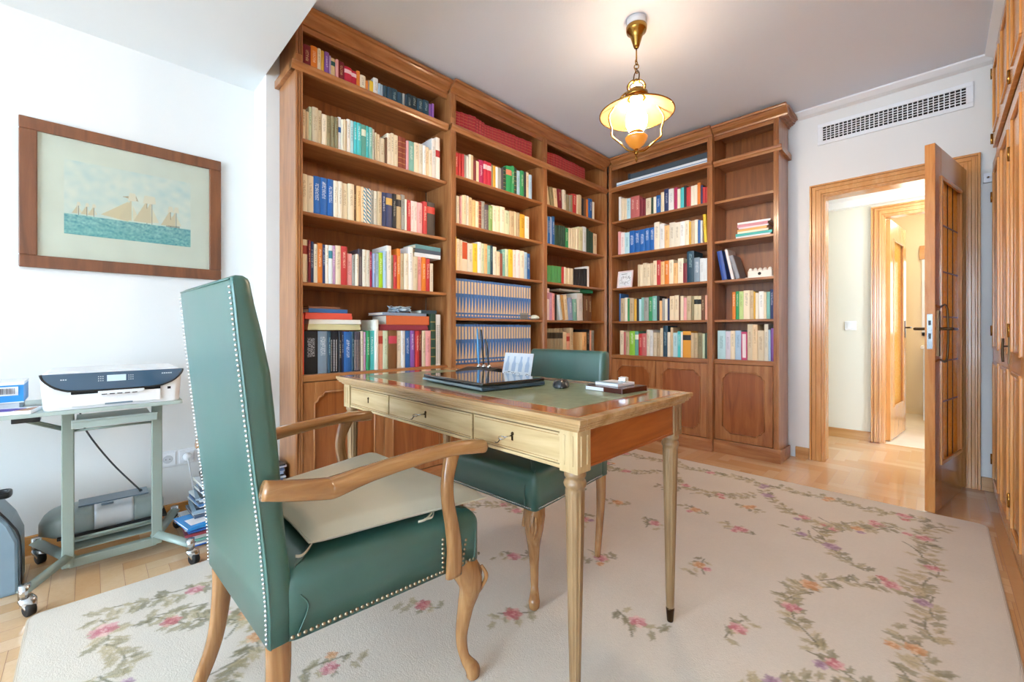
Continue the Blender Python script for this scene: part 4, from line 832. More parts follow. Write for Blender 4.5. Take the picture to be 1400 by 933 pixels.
# ------------------------------------------------------------------ framed print
pc = thing('framed_picture', 'brown wooden framed print of sailing ships at sea on the left wall', 'picture', (XL, .151, 1.615))
hy, hz, fw = .372, .333, .055
m = MB()
for (a0, a1, b0, b1) in ((-hy, hy, hz-fw, hz), (-hy, hy, -hz, -hz+fw)): m.box(.004, a0, b0, .024, a1, b1); m.box(.004, a0+.012, b0+.012, .028, a1-.012, b1-.012) if False else None
for s_ in (-1, 1):
    a0, a1 = sorted((s_*hy, s_*(hy-fw))); m.box(.004, a0, -hz+fw, .024, a1, hz-fw)
m.build('frame', M['frame'], pc, .004)
m = MB(); m.box(.004, -hy+fw-.004, -hz+fw-.004, .012, hy-fw+.004, hz-fw+.004); m.build('mat_board', M['mat'], pc)
def ship_print():
    W, H = 240, 176; U, V = np.meshgrid(np.linspace(0, 1, W), np.linspace(0, 1, H))
    L3 = lambda h: np.array(lin(h)[:3])
    rng = np.random.RandomState(2)
    def blur(a, k):
        for _ in range(k): a = (a+np.roll(a, 1, 0)+np.roll(a, -1, 0)+np.roll(a, 1, 1)+np.roll(a, -1, 1))/5
        return a
    cl = blur(rng.rand(H, W), 60); cl = (cl-cl.min())/(cl.max()-cl.min())
    sky = L3('#c9dcd6')*(1-cl[..., None]) + L3('#e6e9da')*cl[..., None]
    im = sky*(.9+.1*(1-V[..., None])) if False else sky
    hor = .27+.0*U
    wv = blur(rng.rand(H, W), 4); wv = (wv-wv.min())/(wv.max()-wv.min()); wv = np.clip(wv*1.1+.12*np.sin(V*70+U*20+9*cl), 0, 1)
    sea = L3('#3c8c9c')*(1-wv[..., None]) + L3('#a4d6cc')*wv[..., None]
    deep = np.clip((.27-V)*4, 0, 1)[..., None]; sea = sea*(1-.25*deep)+L3('#4fb3ac')*.25*deep
    im = np.where((V < hor)[..., None], sea, im)
    def tri(pts, c, al=1.0):
        nonlocal im
        inside = np.ones_like(U, bool); n = len(pts)
        ar = sum(pts[i][0]*pts[(i+1) % n][1]-pts[(i+1) % n][0]*pts[i][1] for i in range(n)); sg = 1 if ar > 0 else -1
        for i in range(n):
            (ax_, ay_), (bx_, by_) = pts[i], pts[(i+1) % n]; inside &= sg*((bx_-ax_)*(V-ay_)-(by_-ay_)*(U-ax_)) >= 0
        im = np.where(inside[..., None], im*(1-al)+L3(c)*al, im)
    def ship(x, s, masts):
        tri([(x-.17*s, .285), (x+.17*s, .262), (x+.19*s, .285), (x+.10*s, .235), (x-.12*s, .245)], '#5a5248', .9)
        for k, mx in enumerate(masts):
            tri([(mx-.002, .27), (mx+.002, .27), (mx+.002, .27+.42*s), (mx-.002, .27+.42*s)], '#7a6a52')
            tri([(mx-.004, .29), (mx-.11*s, .29), (mx-.004, .27+.34*s)], '#d9cba8'); tri([(mx+.004, .30), (mx+.06*s, .31), (mx+.004, .27+.24*s)], '#e4dcc0')
            tri([(mx-.035*s, .27+.30*s), (mx+.035*s, .27+.31*s), (mx+.025*s, .27+.42*s), (mx-.02*s, .27+.42*s)], '#e6dfc8')
    ship(.17, .42, (.10, .16, .21)); tri([(.26, .32), (.47, .27), (.47, .56)], '#ddcfaa'); tri([(.42, .62), (.55, .58), (.53, .66)], '#b7a888')
    ship(.53, 1.0, (.50, .62, .66)); ship(.85, .75, (.82, .87)); tri([(.78, .27), (.9, .27), (.9, .30), (.78, .29)], '#6b6a58', .6)
    vs = [(0.0125, -.235+.47*u, -.165+.345*v) for v in np.linspace(0, 1, H) for u in np.linspace(0, 1, W)]
    fs = [(j*W+i, j*W+i+1, (j+1)*W+i+1, (j+1)*W+i) for j in range(H-1) for i in range(W-1)]
    me = bpy.data.meshes.new('engraving'); me.from_pydata(vs, [], fs); me.materials.append(M['print'])
    a = me.color_attributes.new('Col', 'FLOAT_COLOR', 'POINT'); c4 = np.ones((H*W, 4), np.float32); c4[:, :3] = im.reshape(-1, 3); a.data.foreach_set('color', c4.ravel())
    o = bpy.data.objects.new('engraving', me); COL.objects.link(o); o.parent = pc
ship_print()
m = MB(); m.box(.016, -hy+fw-.003, -hz+fw-.003, .018, hy-fw+.003, hz-fw+.003); m.build('glazing', M['glass'], pc)

# wall sockets, switch in the hall
ws = thing('wall_socket', 'white double wall socket strip low on the left wall behind the cart', 'socket', (XL, .37, .325))
m = MB(); m.box(.001, -.125, -.042, .010, .125, .042); m.build('cover_plate', M['white'], ws, .003)
for k in (-1, 0, 1):
    m = MB(); m.box(.008, k*.080-.034, -.034, .014, k*.080+.034, .034); o = m.build('socket_module', M['white'], ws, .003)
    if k < 1:
        m = MB(); m.M = Matrix.Translation((.0142, k*.08, 0)) @ Matrix.Rotation(PI/2, 4, 'Y'); m.lathe([(.021, 0), (.021, .0006), (.019, .0008)], n=20); c_ = m.build('socket_ring', flat_mat('socket grey', '#c3c6ca'), o)
        m = MB(); [m.dome((.0148, k*.08+q, 0), .0025, (1, 0, 0), 6) for q in (-.008, .008)]; m.build('contact_hole', M['black'], o)
pg = thing('power_plug', 'white power plug in the wall socket with its cable hanging down', 'plug', (XL+.0155, .37, .325))
m = MB(); m.M = Matrix.Rotation(PI/2, 4, 'Y'); m.lathe([(.019, 0), (.019, .018), (.013, .030), (.004, .034)], n=16); m.M = None; m.build('plug_body', M['white'], pg)
m = MB(); m.sweep([(.028, 0, -.005), (.035, .004, -.03), (.030, .012, -.09), (.026, .022, -.16), (.03, .03, -.25), (.05, .05, -.318)], (.0032, .0032), 7, (0, 1, 0)); m.build('cable', M['white'], pg)
sw = thing('light_switch', 'white light switch on the hall wall seen through the doorway', 'switch', (-.575, HY, 1.045))
m = MB(); m.box(-.042, -.009, -.042, .042, -.001, .042); m.build('switch_plate', M['white'], sw, .003); m = MB(); m.box(-.026, -.013, -.028, .026, -.008, .028); m.build('rocker', M['whitemetal'], sw, .002)
# bathroom window and cabinet glimpsed through the second doorway
r_ = thing('vanity_cabinet', 'white vanity cabinet at the far end beyond the second doorway', 'cabinet', (.14, 6.62, 0))
m = MB(); m.box(-.26, -.18, .02, .30, .36, .80); m.build('cabinet_body', M['white'], r_, .004); m = MB(); m.box(-.25, -.20, .06, .02, -.182, .76); m.build('door', M['whitemetal'], r_, .003)
m = MB(); m.box(-.28, -.20, .80, .32, .36, .83); m.build('counter_top', flat_mat('pale marble', '#dcd6cc', .2), r_, .003)
m = MB(); m.box(-.11, BY-.03, .98, .40, BY-.001, 1.98); wb_ = struct('window_2', m, emit('daylit_window', '#f4fbff', 1.6))
m = MB(); 
for b in ((-.14, BY-.04, .94, .43, BY-.0, .98), (-.14, BY-.04, .94, -.11, BY, 1.98), (.40, BY-.04, .94, .43, BY, 1.98), (.13, BY-.045, .98, .155, BY-.03, 1.84)): m.box(*b)
m.build('window_frame', M['white'], wb_)
m = MB(); m.box(-.16, BY-.06, 1.84, .45, BY-.03, 2.0); m.build('shutter_box', M['oakx'], wb_, .003)

# ------------------------------------------------------------------ wardrobe along the right wall
wd = thing('wardrobe', 'tall honey oak built-in wardrobe along the right wall', 'wardrobe', (.24, 3.2, 0))
def WP(m): m.M = Matrix.Translation((-.24, -3.2, 0)); return m
m = WP(MB()); m.box(.262, 1.2, .0, .836, 3.80, 2.655); m.build('carcass', M['oakz'], wd)
m = WP(MB()); m.box(.24, 3.735, 0, .262, 3.81, 2.655); m.box(.24, 1.2, 0, .262, 3.735, .07); m.box(.24, 1.2, 1.985, .262, 3.735, 2.06); m.box(.24, 1.2, 2.58, .262, 3.735, 2.655); m.build('face_frame', M['oakz'], wd, .003)
m = WP(MB()); m.box(.242, 3.81, 0, .50, 3.835, 2.655) if False else m.box(.236, 1.2, .0, .240, 3.735, .068); m.build('plinth_strip', M['base'], wd)
dy = 3.735
for k in range(6):
    a, b = dy-.43*(k+1)+.004, dy-.43*k
    for z0_, z1_, cath in ((.075, 1.98, True), (2.065, 2.575, False)):
        m = WP(MB()); fw_ = .07
        m.box(.222, a, z0_, .240, a+fw_, z1_); m.box(.222, b-fw_, z0_, .240, b, z1_); m.box(.222, a+fw_, z0_, .240, b-fw_, z0_+fw_); m.box(.222, a+fw_, z1_-fw_, .240, b-fw_, z1_)
        if cath: m.box(.222, a+fw_, .82, .240, b-fw_, .90)
        d_ = m.build('door', M['oakz'], wd, .003)
        rects = [(z0_+fw_, .82), (.90, z1_-fw_)] if cath else [(z0_+fw_, z1_-fw_)]
        for (p0, p1) in rects:
            m = WP(MB()); m.box(.231, a+fw_-.004, p0-.004, .238, b-fw_+.004, p1+.004); m.box(.225, a+fw_+.03, p0+.03, .236, b-fw_-.03, p1-.03); m.build('door_panel', M['oakz'], d_, .004)
            m = WP(MB())
            for (q0, q1, r0, r1) in ((a+fw_-.006, a+fw_+.010, p0, p1), (b-fw_-.010, b-fw_+.006, p0, p1)): m.box(.216, q0, r0, .226, q1, r1)
            for (r0, r1) in ((p0-.006, p0+.010), (p1-.010, p1+.006)): m.box(.216, a+fw_+.010, r0, .226, b-fw_-.010, r1)
            m.build('panel_moulding', M['oakz'], d_, .003)
        if cath:
            hyy = (a+.035) if k % 2 == 0 else (b-.035)
            if k == 0: hyy = a+.17-.02; hyy = a+.035
            if k % 2: hyy = a+.03; m = WP(MB()); m.box(.218, hyy-.007, .85, .222, hyy+.007, .97); m.sweep([(.218, hyy, .93), (.204, hyy, .93)], (.004, .004), 8, (0, 0, 1)); m.sweep([(.204, hyy, .86), (.202, hyy, .91), (.204, hyy, .965)], (.0045, .004), 8, (1, 0, 0)); m.build('door_handle', M['bronze'], d_)
            m = WP(MB()); hz_ = b if k % 2 == 0 else a
            for z in (.25, 1.0, 1.78): m.lathe([(.005, z-.03), (.005, z+.03)], (.218, hz_, 0), 8)
            m.build('door_hinge', M['brass'], d_)
        else:
            m = WP(MB())
            for z in (2.12, 2.50): m.lathe([(.005, z-.03), (.005, z+.03)], (.218, b if k % 2 == 0 else a, 0), 8)
            m.build('door_hinge', M['brass'], d_)
lt = thing('wall_fitting', 'small white sensor mounted on the wall edge beside the wardrobe', 'fitting', (.215, YB, 1.95))  # small block and pin, shaped as a door catch; its use is unclear
m = MB(); m.box(-.02, -.02, -.03, .02, -.001, .03); m.build('fitting_body', M['whitemetal'], lt, .002); m = MB(); m.sweep([(0, -.02, 0), (0, -.05, -.005)], (.006, .006), 8, (0, 0, 1)); m.build('pin', M['chrome'], lt)

# ------------------------------------------------------------------ rug
def make_rug():
    x0, x1, y0, y1 = -2.225, .172, -.150, 3.235
    S = .0052; W = int((x1-x0)/S); H = int((y1-y0)/S)
    xs = np.linspace(x0, x1, W); ys = np.linspace(y0, y1, H); X_, Y_ = np.meshgrid(xs, ys)
    L3 = lambda h: np.array(lin(h)[:3])
    rng = np.random.RandomState(4)
    def blurred(k, seed):
        a = np.random.RandomState(seed).rand(H//8+2, W//8+2)
        for _ in range(k): a = (a+np.roll(a, 1, 0)+np.roll(a, -1, 0)+np.roll(a, 1, 1)+np.roll(a, -1, 1))/5
        a = (a-a.min())/(a.max()-a.min()); return np.kron(a, np.ones((8, 8)))[:H, :W]
    im = np.ones((H, W, 3))*L3('#ddd4c6'); im *= (1-.07*blurred(3, 1)[..., None])
    im *= (1-.04*rng.rand(H, W)[..., None])
    def blob(cx, cy, rx, ry, ang, col, al=.85, ser=.18, ph=0.):
        r = max(rx, ry)*1.5; i0 = int((cx-r-x0)/S); i1 = int((cx+r-x0)/S)+1; j0 = int((cy-r-y0)/S); j1 = int((cy+r-y0)/S)+1
        i0, j0 = max(i0, 0), max(j0, 0); i1, j1 = min(i1, W), min(j1, H)
        if i1 <= i0 or j1 <= j0: return
        xx = X_[j0:j1, i0:i1]-cx; yy = Y_[j0:j1, i0:i1]-cy; c, s = math.cos(ang), math.sin(ang)
        u = (xx*c+yy*s)/rx; v = (-xx*s+yy*c)/ry; th_ = np.arctan2(v, u)
        rad = np.sqrt(u*u+v*v)/(1+ser*np.sin(5*th_+ph)+.5*ser*np.sin(11*th_+2*ph))
        a = np.clip((1-rad)*6, 0, 1)*al*(.8+.2*rng.rand(*u.shape)); im[j0:j1, i0:i1] = im[j0:j1, i0:i1]*(1-a[..., None])+L3(col)*a[..., None]
    OL = ['#8c8460', '#a39772', '#b9aa82', '#77704e', '#ad9f78', '#c6b792']
    FL = {'p': ['#c26874', '#d99aa0', '#e6bdb8'], 'b': ['#5b86b4', '#7fa6cc', '#a9c0d6'], 'o': ['#c98a52', '#dba878', '#e6c6a0'], 'u': ['#94708c', '#b08fa8', '#c9adc0'], 'r': ['#b8505a', '#cc7672', '#dda298']}
    def leaf(cx, cy, l, ang, col=None):
        col = col or R.choice(OL); dx, dy = math.cos(ang), math.sin(ang)
        blob(cx+dx*l*.5, cy+dy*l*.5, l*.52, l*.27, ang, col, .8, .22, R.uniform(0, 6))
        blob(cx+dx*l*.5+dy*l*.1, cy+dy*l*.5-dx*l*.1, l*.36, l*.09, ang, R.choice(OL), .6, .1)
        blob(cx+dx*l*.5, cy+dy*l*.5, l*.40, l*.03, ang, '#6d6a4c', .35, 0)
    def stem(x, y, ang, l, curve):
        for k in range(int(l/.006)):
            blob(x, y, .0058, .0042, ang, '#6a6648', .7, 0); x += .006*math.cos(ang); y += .006*math.sin(ang); ang += curve*.006
        return x, y, ang
    def flower(cx, cy, r, kind):
        c = FL[kind]; a0 = R.uniform(0, 6)
        for k in range(6):
            a = a0+k*PI/3; blob(cx+r*.55*math.cos(a), cy+r*.55*math.sin(a), r*.52, r*.42, a, c[k % 2] if k % 3 else c[2], .85, .12, a)
        blob(cx, cy, r*.55, r*.48, a0, c[0], .8, .2, a0); blob(cx+r*.05, cy, r*.28, r*.22, a0, c[2], .8, .2); blob(cx, cy, r*.12, r*.1, 0, c[0], .8, 0)
    def spray(cx, cy, ang, s=1.0, kind=None, n=7):
        x, y, a = stem(cx-.08*s*math.cos(ang), cy-.08*s*math.sin(ang), ang+R.uniform(-.4, .4), .16*s, R.uniform(-6, 6))
        for k in range(n):
            t = (k+.5)/n-.5; px, py = cx+t*.2*s*math.cos(ang)+R.uniform(-.01, .01), cy+t*.2*s*math.sin(ang)+R.uniform(-.01, .01)
            leaf(px, py, R.uniform(.040, .066)*s, ang+(1 if k % 2 else -1)*R.uniform(.6, 1.5))
        if kind: flower(cx+R.uniform(-.01, .01), cy+R.uniform(-.01, .01), R.uniform(.028, .042)*s, kind); 
        if kind and R.random() < .5: flower(cx+.05*s*math.cos(ang+1.5), cy+.05*s*math.sin(ang+1.5), .022*s, R.choice('pour'))
    # outer garland: runs a hand's width inside the edge
    kinds = 'pbopurpbpo'; k = 0
    ix0, ix1, iy0, iy1 = x0+.20, x1-.21, y0+.19, y1-.16
    per = [(ix0, iy0, ix1, iy0), (ix1, iy0, ix1, iy1), (ix1, iy1, ix0, iy1), (ix0, iy1, ix0, iy0)]
    for (a, b, c, d) in per:
        l = math.hypot(c-a, d-b); n = int(round(l/.165)); an = math.atan2(d-b, c-a)
        for q in range(n):
            t = (q+.5)/n; wob = .022*math.sin(q*2.1)
            spray(a+(c-a)*t-wob*math.sin(an), b+(d-b)*t+wob*math.cos(an), an+R.uniform(-.5, .5), 1.0, kinds[k % 10] if q % 2 == 0 else None, 11); k += 1
    # inner scalloped garland
    def inner(a, b, c, d, sgn):
        nonlocal k
        l = math.hypot(c-a, d-b); n = int(round(l/.105)); an = math.atan2(d-b, c-a); per_ = max(2, round(l/.62))
        for q in range(n):
            t = (q+.5)/n; w_ = .25*abs(math.sin(t*per_*PI))**.8; nx, ny = -math.sin(an), math.cos(an)
            dw = math.cos(t*per_*PI)*1.0
            spray(a+(c-a)*t+nx*w_, b+(d-b)*t+ny*w_, an+dw*(1 if math.sin(t*per_*PI) > 0 else -1), .92, kinds[(k*3) % 10] if q % 2 else None, 9); k += 1
    g = .10
    inner(ix0+g, iy0+g, ix1-g, iy0+g, 1); inner(ix1-g, iy0+g, ix1-g, iy1-.18, 1); inner(ix1-g, iy1-.16, ix0+g, iy1-.16, 1); inner(ix0+g, iy1-.18, ix0+g, iy0+g, 1)
    # scattered sprigs in the field (positions follow the real rug)
    for (x, y, kd) in SPRIGS:
        if ix0+g+.28 < x < ix1-g-.30 and iy0+g+.28 < y < iy1-.42: spray(x, y, R.uniform(0, 6.28), .85, kd, 8)
    # outline with eased corners
    c = .10
    def inset_ok(x, y):
        dx = min(x-x0, x1-x); dy = min(y-y0, y1-y)
        return dx+dy >= c or (dx >= c) or (dy >= c)
    zt = .010
    me = bpy.data.meshes.new('field')
    co = np.zeros((H*W, 3), np.float32); co[:, 0] = X_.ravel(); co[:, 1] = Y_.ravel(); co[:, 2] = zt
    # ease the corners by pulling points inside a rounded outline
    rc = .035
    px, py = co[:, 0], co[:, 1]
    for cx_, cy_, sx, sy in ((x0+rc, y0+rc, -1, -1), (x1-rc, y0+rc, 1, -1), (x1-rc, y1-rc, 1, 1), (x0+rc, y1-rc, -1, 1)):
        dx = (px-cx_)*sx; dy = (py-cy_)*sy; sel = (dx > 0) & (dy > 0); m_ = np.maximum(dx, dy); r_ = np.sqrt(dx*dx+dy*dy)+1e-9
        f = np.where(sel, m_/r_, 1); px[:] = np.where(sel, cx_+sx*dx*f, px); py[:] = np.where(sel, cy_+sy*dy*f, py)
    ii = np.arange(W-1)[None, :]+np.arange(H-1)[:, None]*W; F_ = np.stack([ii, ii+1, ii+W+1, ii+W], -1).reshape(-1, 4)
    me.vertices.add(H*W); me.vertices.foreach_set('co', co.ravel()); me.loops.add(F_.size); me.loops.foreach_set('vertex_index', F_.ravel().astype(np.int32))
    me.polygons.add(len(F_)); me.polygons.foreach_set('loop_start', np.arange(0, F_.size, 4, dtype=np.int32)); me.update(calc_edges=True)
    me.materials.append(M['rug']); a = me.color_attributes.new('Col', 'FLOAT_COLOR', 'POINT'); c4 = np.ones((H*W, 4), np.float32); c4[:, :3] = im.reshape(-1, 3); a.data.foreach_set('color', c4.ravel())
    root = thing('floral_rug', 'large cream floral needlepoint rug under the desk and chairs', 'rug', (0, 0, 0))
    o = bpy.data.objects.new('field', me); COL.objects.link(o); o.parent = root
    pts = poly_round([(x0, y0), (x1, y0), (x1, y1), (x0, y1)], rc, 6)
    m = MB(); outer = poly_inset(pts, -.004); inn = poly_inset(pts, .003)
    m.loops([[(p[0], p[1], .0008) for p in inn], [(p[0], p[1], .0008) for p in outer], [(p[0], p[1], .008) for p in outer], [(p[0], p[1], .0104) for p in inn]], False, False, False); m.build('binding', M['rugedge'], root)
SPRIGS = [(-1.27, 0.50, 'p'), (-1.31, 1.32, 'p'), (-1.64, 1.67, 'p'), (-0.73, 1.32, 'p'), (-0.47, 1.52, 'p'), (-1.04, 2.06, 'p'), (-0.70, 2.30, 'p'), (-1.04, 1.57, 'p'), (-1.32, 1.84, 'p'), (-0.72, 1.82, 'o'), (-0.95, 2.37, 'o'), (-1.30, 2.15, 'o'), (-0.75, 2.61, 'o'), (-1.31, 0.85, 'r'), (-0.43, 2.05, 'r'), (-1.04, 1.05, 'r'), (-0.46, 2.45, 'u'), (-1.62, 2.2, 'p'), (-1.6, .75, 'p'), (-1.62, 1.2, 'o'), (-1.2,2.6,'p'), (-.75,.8,'p'), (-.42,1.0,'o'), (-.95,.35,'p'), (-.45,.5,'p'), (-1.6,.3,'r')]
make_rug()
RZ = .0125

# ------------------------------------------------------------------ writing desk
dk = thing('writing_desk', 'wooden writing desk with three pale drawers and fluted tapering legs', 'desk', (-1.28, 1.13, RZ))
def DP(m=None): m = m or MB(); m.M = Matrix.Translation((1.28, -1.13, -RZ)); return m
tx0, tx1, ty0, ty1, tz = -1.973, -.588, .808, 1.455, .790
m = DP(); m.box(tx0+.012, ty0+.012, tz-.020, tx1-.012, ty1-.012, tz-.001); m.build('table_top', M['desktop'], dk, .003)
m = DP()   # moulded edge running round the top
for (o0, z0_, z1_) in ((0, tz-.013, tz), (.005, tz-.020, tz-.013), (.010, tz-.028, tz-.020), (.020, tz-.036, tz-.028)):
    a0, a1, b0, b1 = tx0+o0, tx1-o0, ty0+o0, ty1-o0; q = .03
    m.box(a0, b0, z0_, a1, b0+q, z1_); m.box(a0, b1-q, z0_, a1, b1, z1_); m.box(a0, b0+q, z0_, a0+q, b1-q, z1_); m.box(a1-q, b0+q, z0_, a1, b1-q, z1_)
m.build('top_moulding', M['deskedge'], dk, .003)
m = DP(); m.box(tx0+.03, ty0+.03, tz-.0012, tx1-.03, ty1-.03, tz+.0004); m.build('veneer_border', M['desktop'], dk)
m = DP(); m.box(tx0+.108, ty0+.097, tz+.0004, tx1-.108, ty1-.09, tz+.0014); m.build('leather_inset', M['inset'], dk)
az0, az1 = .655, tz-.036; fx0, fx1, fy0, fy1 = tx0+.03, tx1-.03, ty0+.030, ty1-.03
m = DP(); m.box(fx0+.02, fy1-.02, az0, fx1-.02, fy1, az1); m.box(fx0+.02, fy0+.02, az0, fx1-.02, fy0+.028, az1); m.build('apron', M['deskpalex'], dk, .002)
for s_, xa in ((0, fx0+.004), (1, fx1-.022)):
    m = DP(); m.box(xa, fy0+.05, az0+.004, xa+.018, fy1-.05, az1); m.box(xa-.002 if s_ else xa+.0, fy0+.05, az0, xa+.020, fy1-.05, az0+.008); m.build('side_apron', M['deskside'], dk, .002)
m = DP(); m.box(fx0+.05, fy0+.004, az0-.003, fx1-.05, fy0+.03, az0+.007); m.box(fx0+.05, fy0+.004, az1-.010, fx1-.05, fy0+.03, az1); m.build('drawer_rail', M['deskpalex'], dk, .002)
cuts = [(-1.884, -1.541), (-1.536, -1.020), (-1.015, -.672)]
for k, (a, b) in enumerate(cuts):
    m = DP(); m.box(a+.002, fy0+.003, az0+.009, b-.002, fy0+.02, az1-.012); m.box(a+.002, fy0+.02, az0+.012, b-.002, fy0+.35, az0+.03); d_ = m.build('drawer', M['deskpalex'], dk, .0015)
    m = DP(); q = .004
    m.box(a+.008, fy0+.0015, az0+.014, b-.008, fy0+.004, az0+.016); m.box(a+.008, fy0+.0015, az1-.019, b-.008, fy0+.004, az1-.017); m.build('inlay_line', M['deskedge'], d_)
    kx = (a+b)/2
    m = DP(); m.box(kx-.003, fy0+.001, .692, kx+.003, fy0+.0035, .712); m.dome((kx, fy0+.003, .711), .0055, (0, -1, 0), 10); m.build('keyhole', M['bronze'], d_)
    if k:
        kk = thing('desk_key', ('small steel key hanging in the middle desk drawer lock', 'small steel key hanging in the right desk drawer lock')[k-1], 'key', (kx, fy0-.001, .706))
        m = MB(); m.sweep([(0, .003, 0), (0, -.028, 0)], (.0022, .0022), 8, (0, 0, 1)); m.build('shank', M['chrome'], kk)
        m = MB(); ring(m, (-.002, -.036, 0), .0085, .0016, (.2, 0, 1)); m.build('bow', M['chrome'], kk)
        m = MB(); m.sweep([(0, -.044, -.002), (-.008, -.046, -.012), (-.02, -.044, -.014)], (.0014, .0014), 6, (0, 1, 0)); m.build('key_wire', M['bronze'], kk)
for ix, lx in ((0, fx0+.026), (1, fx1-.026)):
    for iy, ly in ((0, fy0+.026), (1, fy1-.026)):
        m = DP(); m.box(lx-.028, ly-.028, az0-.006, lx+.028, ly+.028, az1)
        for q in (-.013, .013):
            s_ = -1 if iy == 0 else 1; m.box(lx+q-.003, ly+s_*.028, az0+.012, lx+q+.003, ly+s_*.0305, az1-.012)
            s2 = -1 if ix == 0 else 1; m.box(lx+s2*.028, ly+q-.003, az0+.012, lx+s2*.0305, ly+q+.003, az1-.012)
        m.build('corner_post', M['deskpalez'] if iy == 0 else M['deskleg'], dk, .002)
        m = DP(); n = 48; L = []
        def row(r, z, fl): return [(lx+(r-(fl*max(0, math.cos(12*2*PI*k/n))**2))*math.cos(2*PI*k/n), ly+(r-(fl*max(0, math.cos(12*2*PI*k/n))**2))*math.sin(2*PI*k/n), z) for k in range(n)]
        for r, z, fl in ((.0105, .045, .0), (.0125, .052, .0), (.0135, .09, .0024), (.0245, .585, .0032), (.0245, .60, 0), (.0235, .607, 0), (.027, .611, 0), (.029, .618, 0), (.027, .625, 0), (.0235, .628, 0), (.0235, .632, 0), (.027, .636, 0), (.028, .642, 0), (.026, .648, 0), (.026, .655, 0)): L.append(row(r, z, fl))
        m.loops(L); lg = m.build('leg', M['deskleg'], dk)
        m = DP(); m.lathe([(.0095, RZ), (.0105, RZ+.004), (.0135, .05), (.014, .055), (.0135, .060), (.011, .061)], (lx, ly, 0), 20); m.build('leg_cap', M['bronze'], lg)

# things on the desk
lt = thing('laptop', 'closed black laptop lying on the green desk inset', 'laptop', (-1.285, 1.10, tz+.0016), math.radians(-6))
m = MB(); m.box(-.215, -.14, .003, .215, .15, .016); m.box(-.20, -.10, 0, .20, -.08, .004); m.box(-.20, .11, 0, .20, .13, .004); m.build('base', flat_mat('laptop slate', '#3f5260', .3), lt, .003)
m = MB(); m.box(-.215, -.138, .0175, .215, .15, .029); m.build('screen_lid', plain('glossy_dark_lid', '#1d2126', .08, coat=.8), lt, .004)
m = MB(); m.box(-.19, .135, .010, .19, .158, .026); m.build('hinge', M['dark'], lt, .002)
m = MB(); m.box(-.213, -.1425, .006, .213, -.139, .0145); m.build('front_edge', flat_mat('laptop silver', '#8fa0a8', .3), lt, .001)
ph = thing('pen_stand', 'black desk pen stand with upright pens behind the laptop', 'pen stand', (-1.60, 1.36, tz+.0016), math.radians(10))
m = MB(); m.prism([(-.06, 0), (.06, 0), (.06, .022), (.03, .026), (-.06, .010)], 'x', -.10, .10); m.build('base', M['black'], ph, .003)
m = MB(); [m.lathe([(.010, .022), (.012, .03), (.009, .040)], (x, .025, 0), 12) for x in (-.02, .012, .045)]; m.build('pen_cup', M['chrome'], ph)
for k, (x, dx, c, h_) in enumerate(((-.02, -.010, '#4fa0dc', .19), (.012, -.018, '#15181c', .185), (.045, -.020, '#2a2f36', .14))):
    pn = thing('pen', ('pale blue pen standing in the desk pen stand', 'tall black pen standing in the middle of the pen stand', 'short dark pen standing at the right of the pen stand')[k], 'pen', (-1.60+x*.985-.025*.17, 1.36+.025*.985+x*.17, tz+.03), math.radians(10))
    m = MB(); m.sweep([(0, 0, 0), (dx*.5, 0, h_*.5), (dx, 0, h_)], [(.0035, .0035), (.006, .006), (.004, .004)], 10, (0, 1, 0)); m.build('barrel', flat_mat('pen'+str(k), c, .2), pn)
    m = MB(); m.sweep([(0, 0, -.004), (0, 0, .012)], (.0042, .0042), 10, (0, 1, 0)); m.build('pen_collar', M['chrome'], pn)
cd = thing('acrylic_card', 'leaning white card with rows of blue bottle drawings on the desk', 'card', (-1.36, 1.375, tz+.0016), math.radians(4))
A = Matrix.Rotation(math.radians(-14), 4, 'X')
m = MB(); m.M = A; m.box(-.085, 0, 0, .085, .004, .108); m.build('card', flat_mat('card pale', '#dfe5ee', .25), cd, .001)
m = MB(); m.M = A
for k in range(4):
    x = -.06+k*.04; m.prism([(x-.011, .022), (x+.011, .022), (x+.012, .055), (x+.005, .072), (x+.005, .092), (x-.005, .092), (x-.005, .072), (x-.012, .055)], 'y', -.0008, 0)
m.build('bottle_drawing', flat_mat('bottle blue', '#a9bcd6', .4), cd)
m = MB(); m.M = A; RD = random.Random(8); [m.box(x, -.0008, z, x+.004, 0, z+.003) for x, z in [(RD.uniform(-.08, .076), RD.uniform(.004, .018)) for _ in range(22)]]; m.build('caption_marks', flat_mat('ink', '#3a4250'), cd)
m = MB(); m.box(-.07, .02, 0, .07, .034, .004); m.sweep([(0, .026, .002), (0, .010, .06)], (.02, .002), 8, (1, 0, 0), ex=.4); m.build('easel_back', M['glass'], cd)
r_ = thing('eraser', 'small dark red eraser beside the leaning card', 'eraser', (-1.225, 1.345, tz+.0016), .4); m = MB(); m.box(-.012, -.007, 0, .012, .007, .009); m.build('rubber_block', flat_mat('eraser red', '#7a2226'), r_, .002); m = MB(); m.box(-.004, -.0075, -.0, .012, .0075, .0095); m.build('sleeve', M['black'], r_)
ms = thing('computer_mouse', 'dark grey computer mouse on the green desk inset', 'mouse', (-.985, 1.235, tz+.0016), math.radians(35))
L = []
for t in (0, .12, .35, .6, .82, .95, 1.0):
    s_ = math.sqrt(max(0, 1-t*t)) if t else 1; L.append([(.031*(s_**.8)*math.cos(a)*(1+.12*math.sin(a)), .053*(s_**.8)*math.sin(a)-.004*t, .003+.028*t) for a in [2*PI*k/28 for k in range(28)]])
m = MB(); m.loops([[(p[0]*.93, p[1]*.95, 0) for p in L[0]]]+L); m.build('shell', plain('mouse_plastic', '#3a3f44', .22), ms)
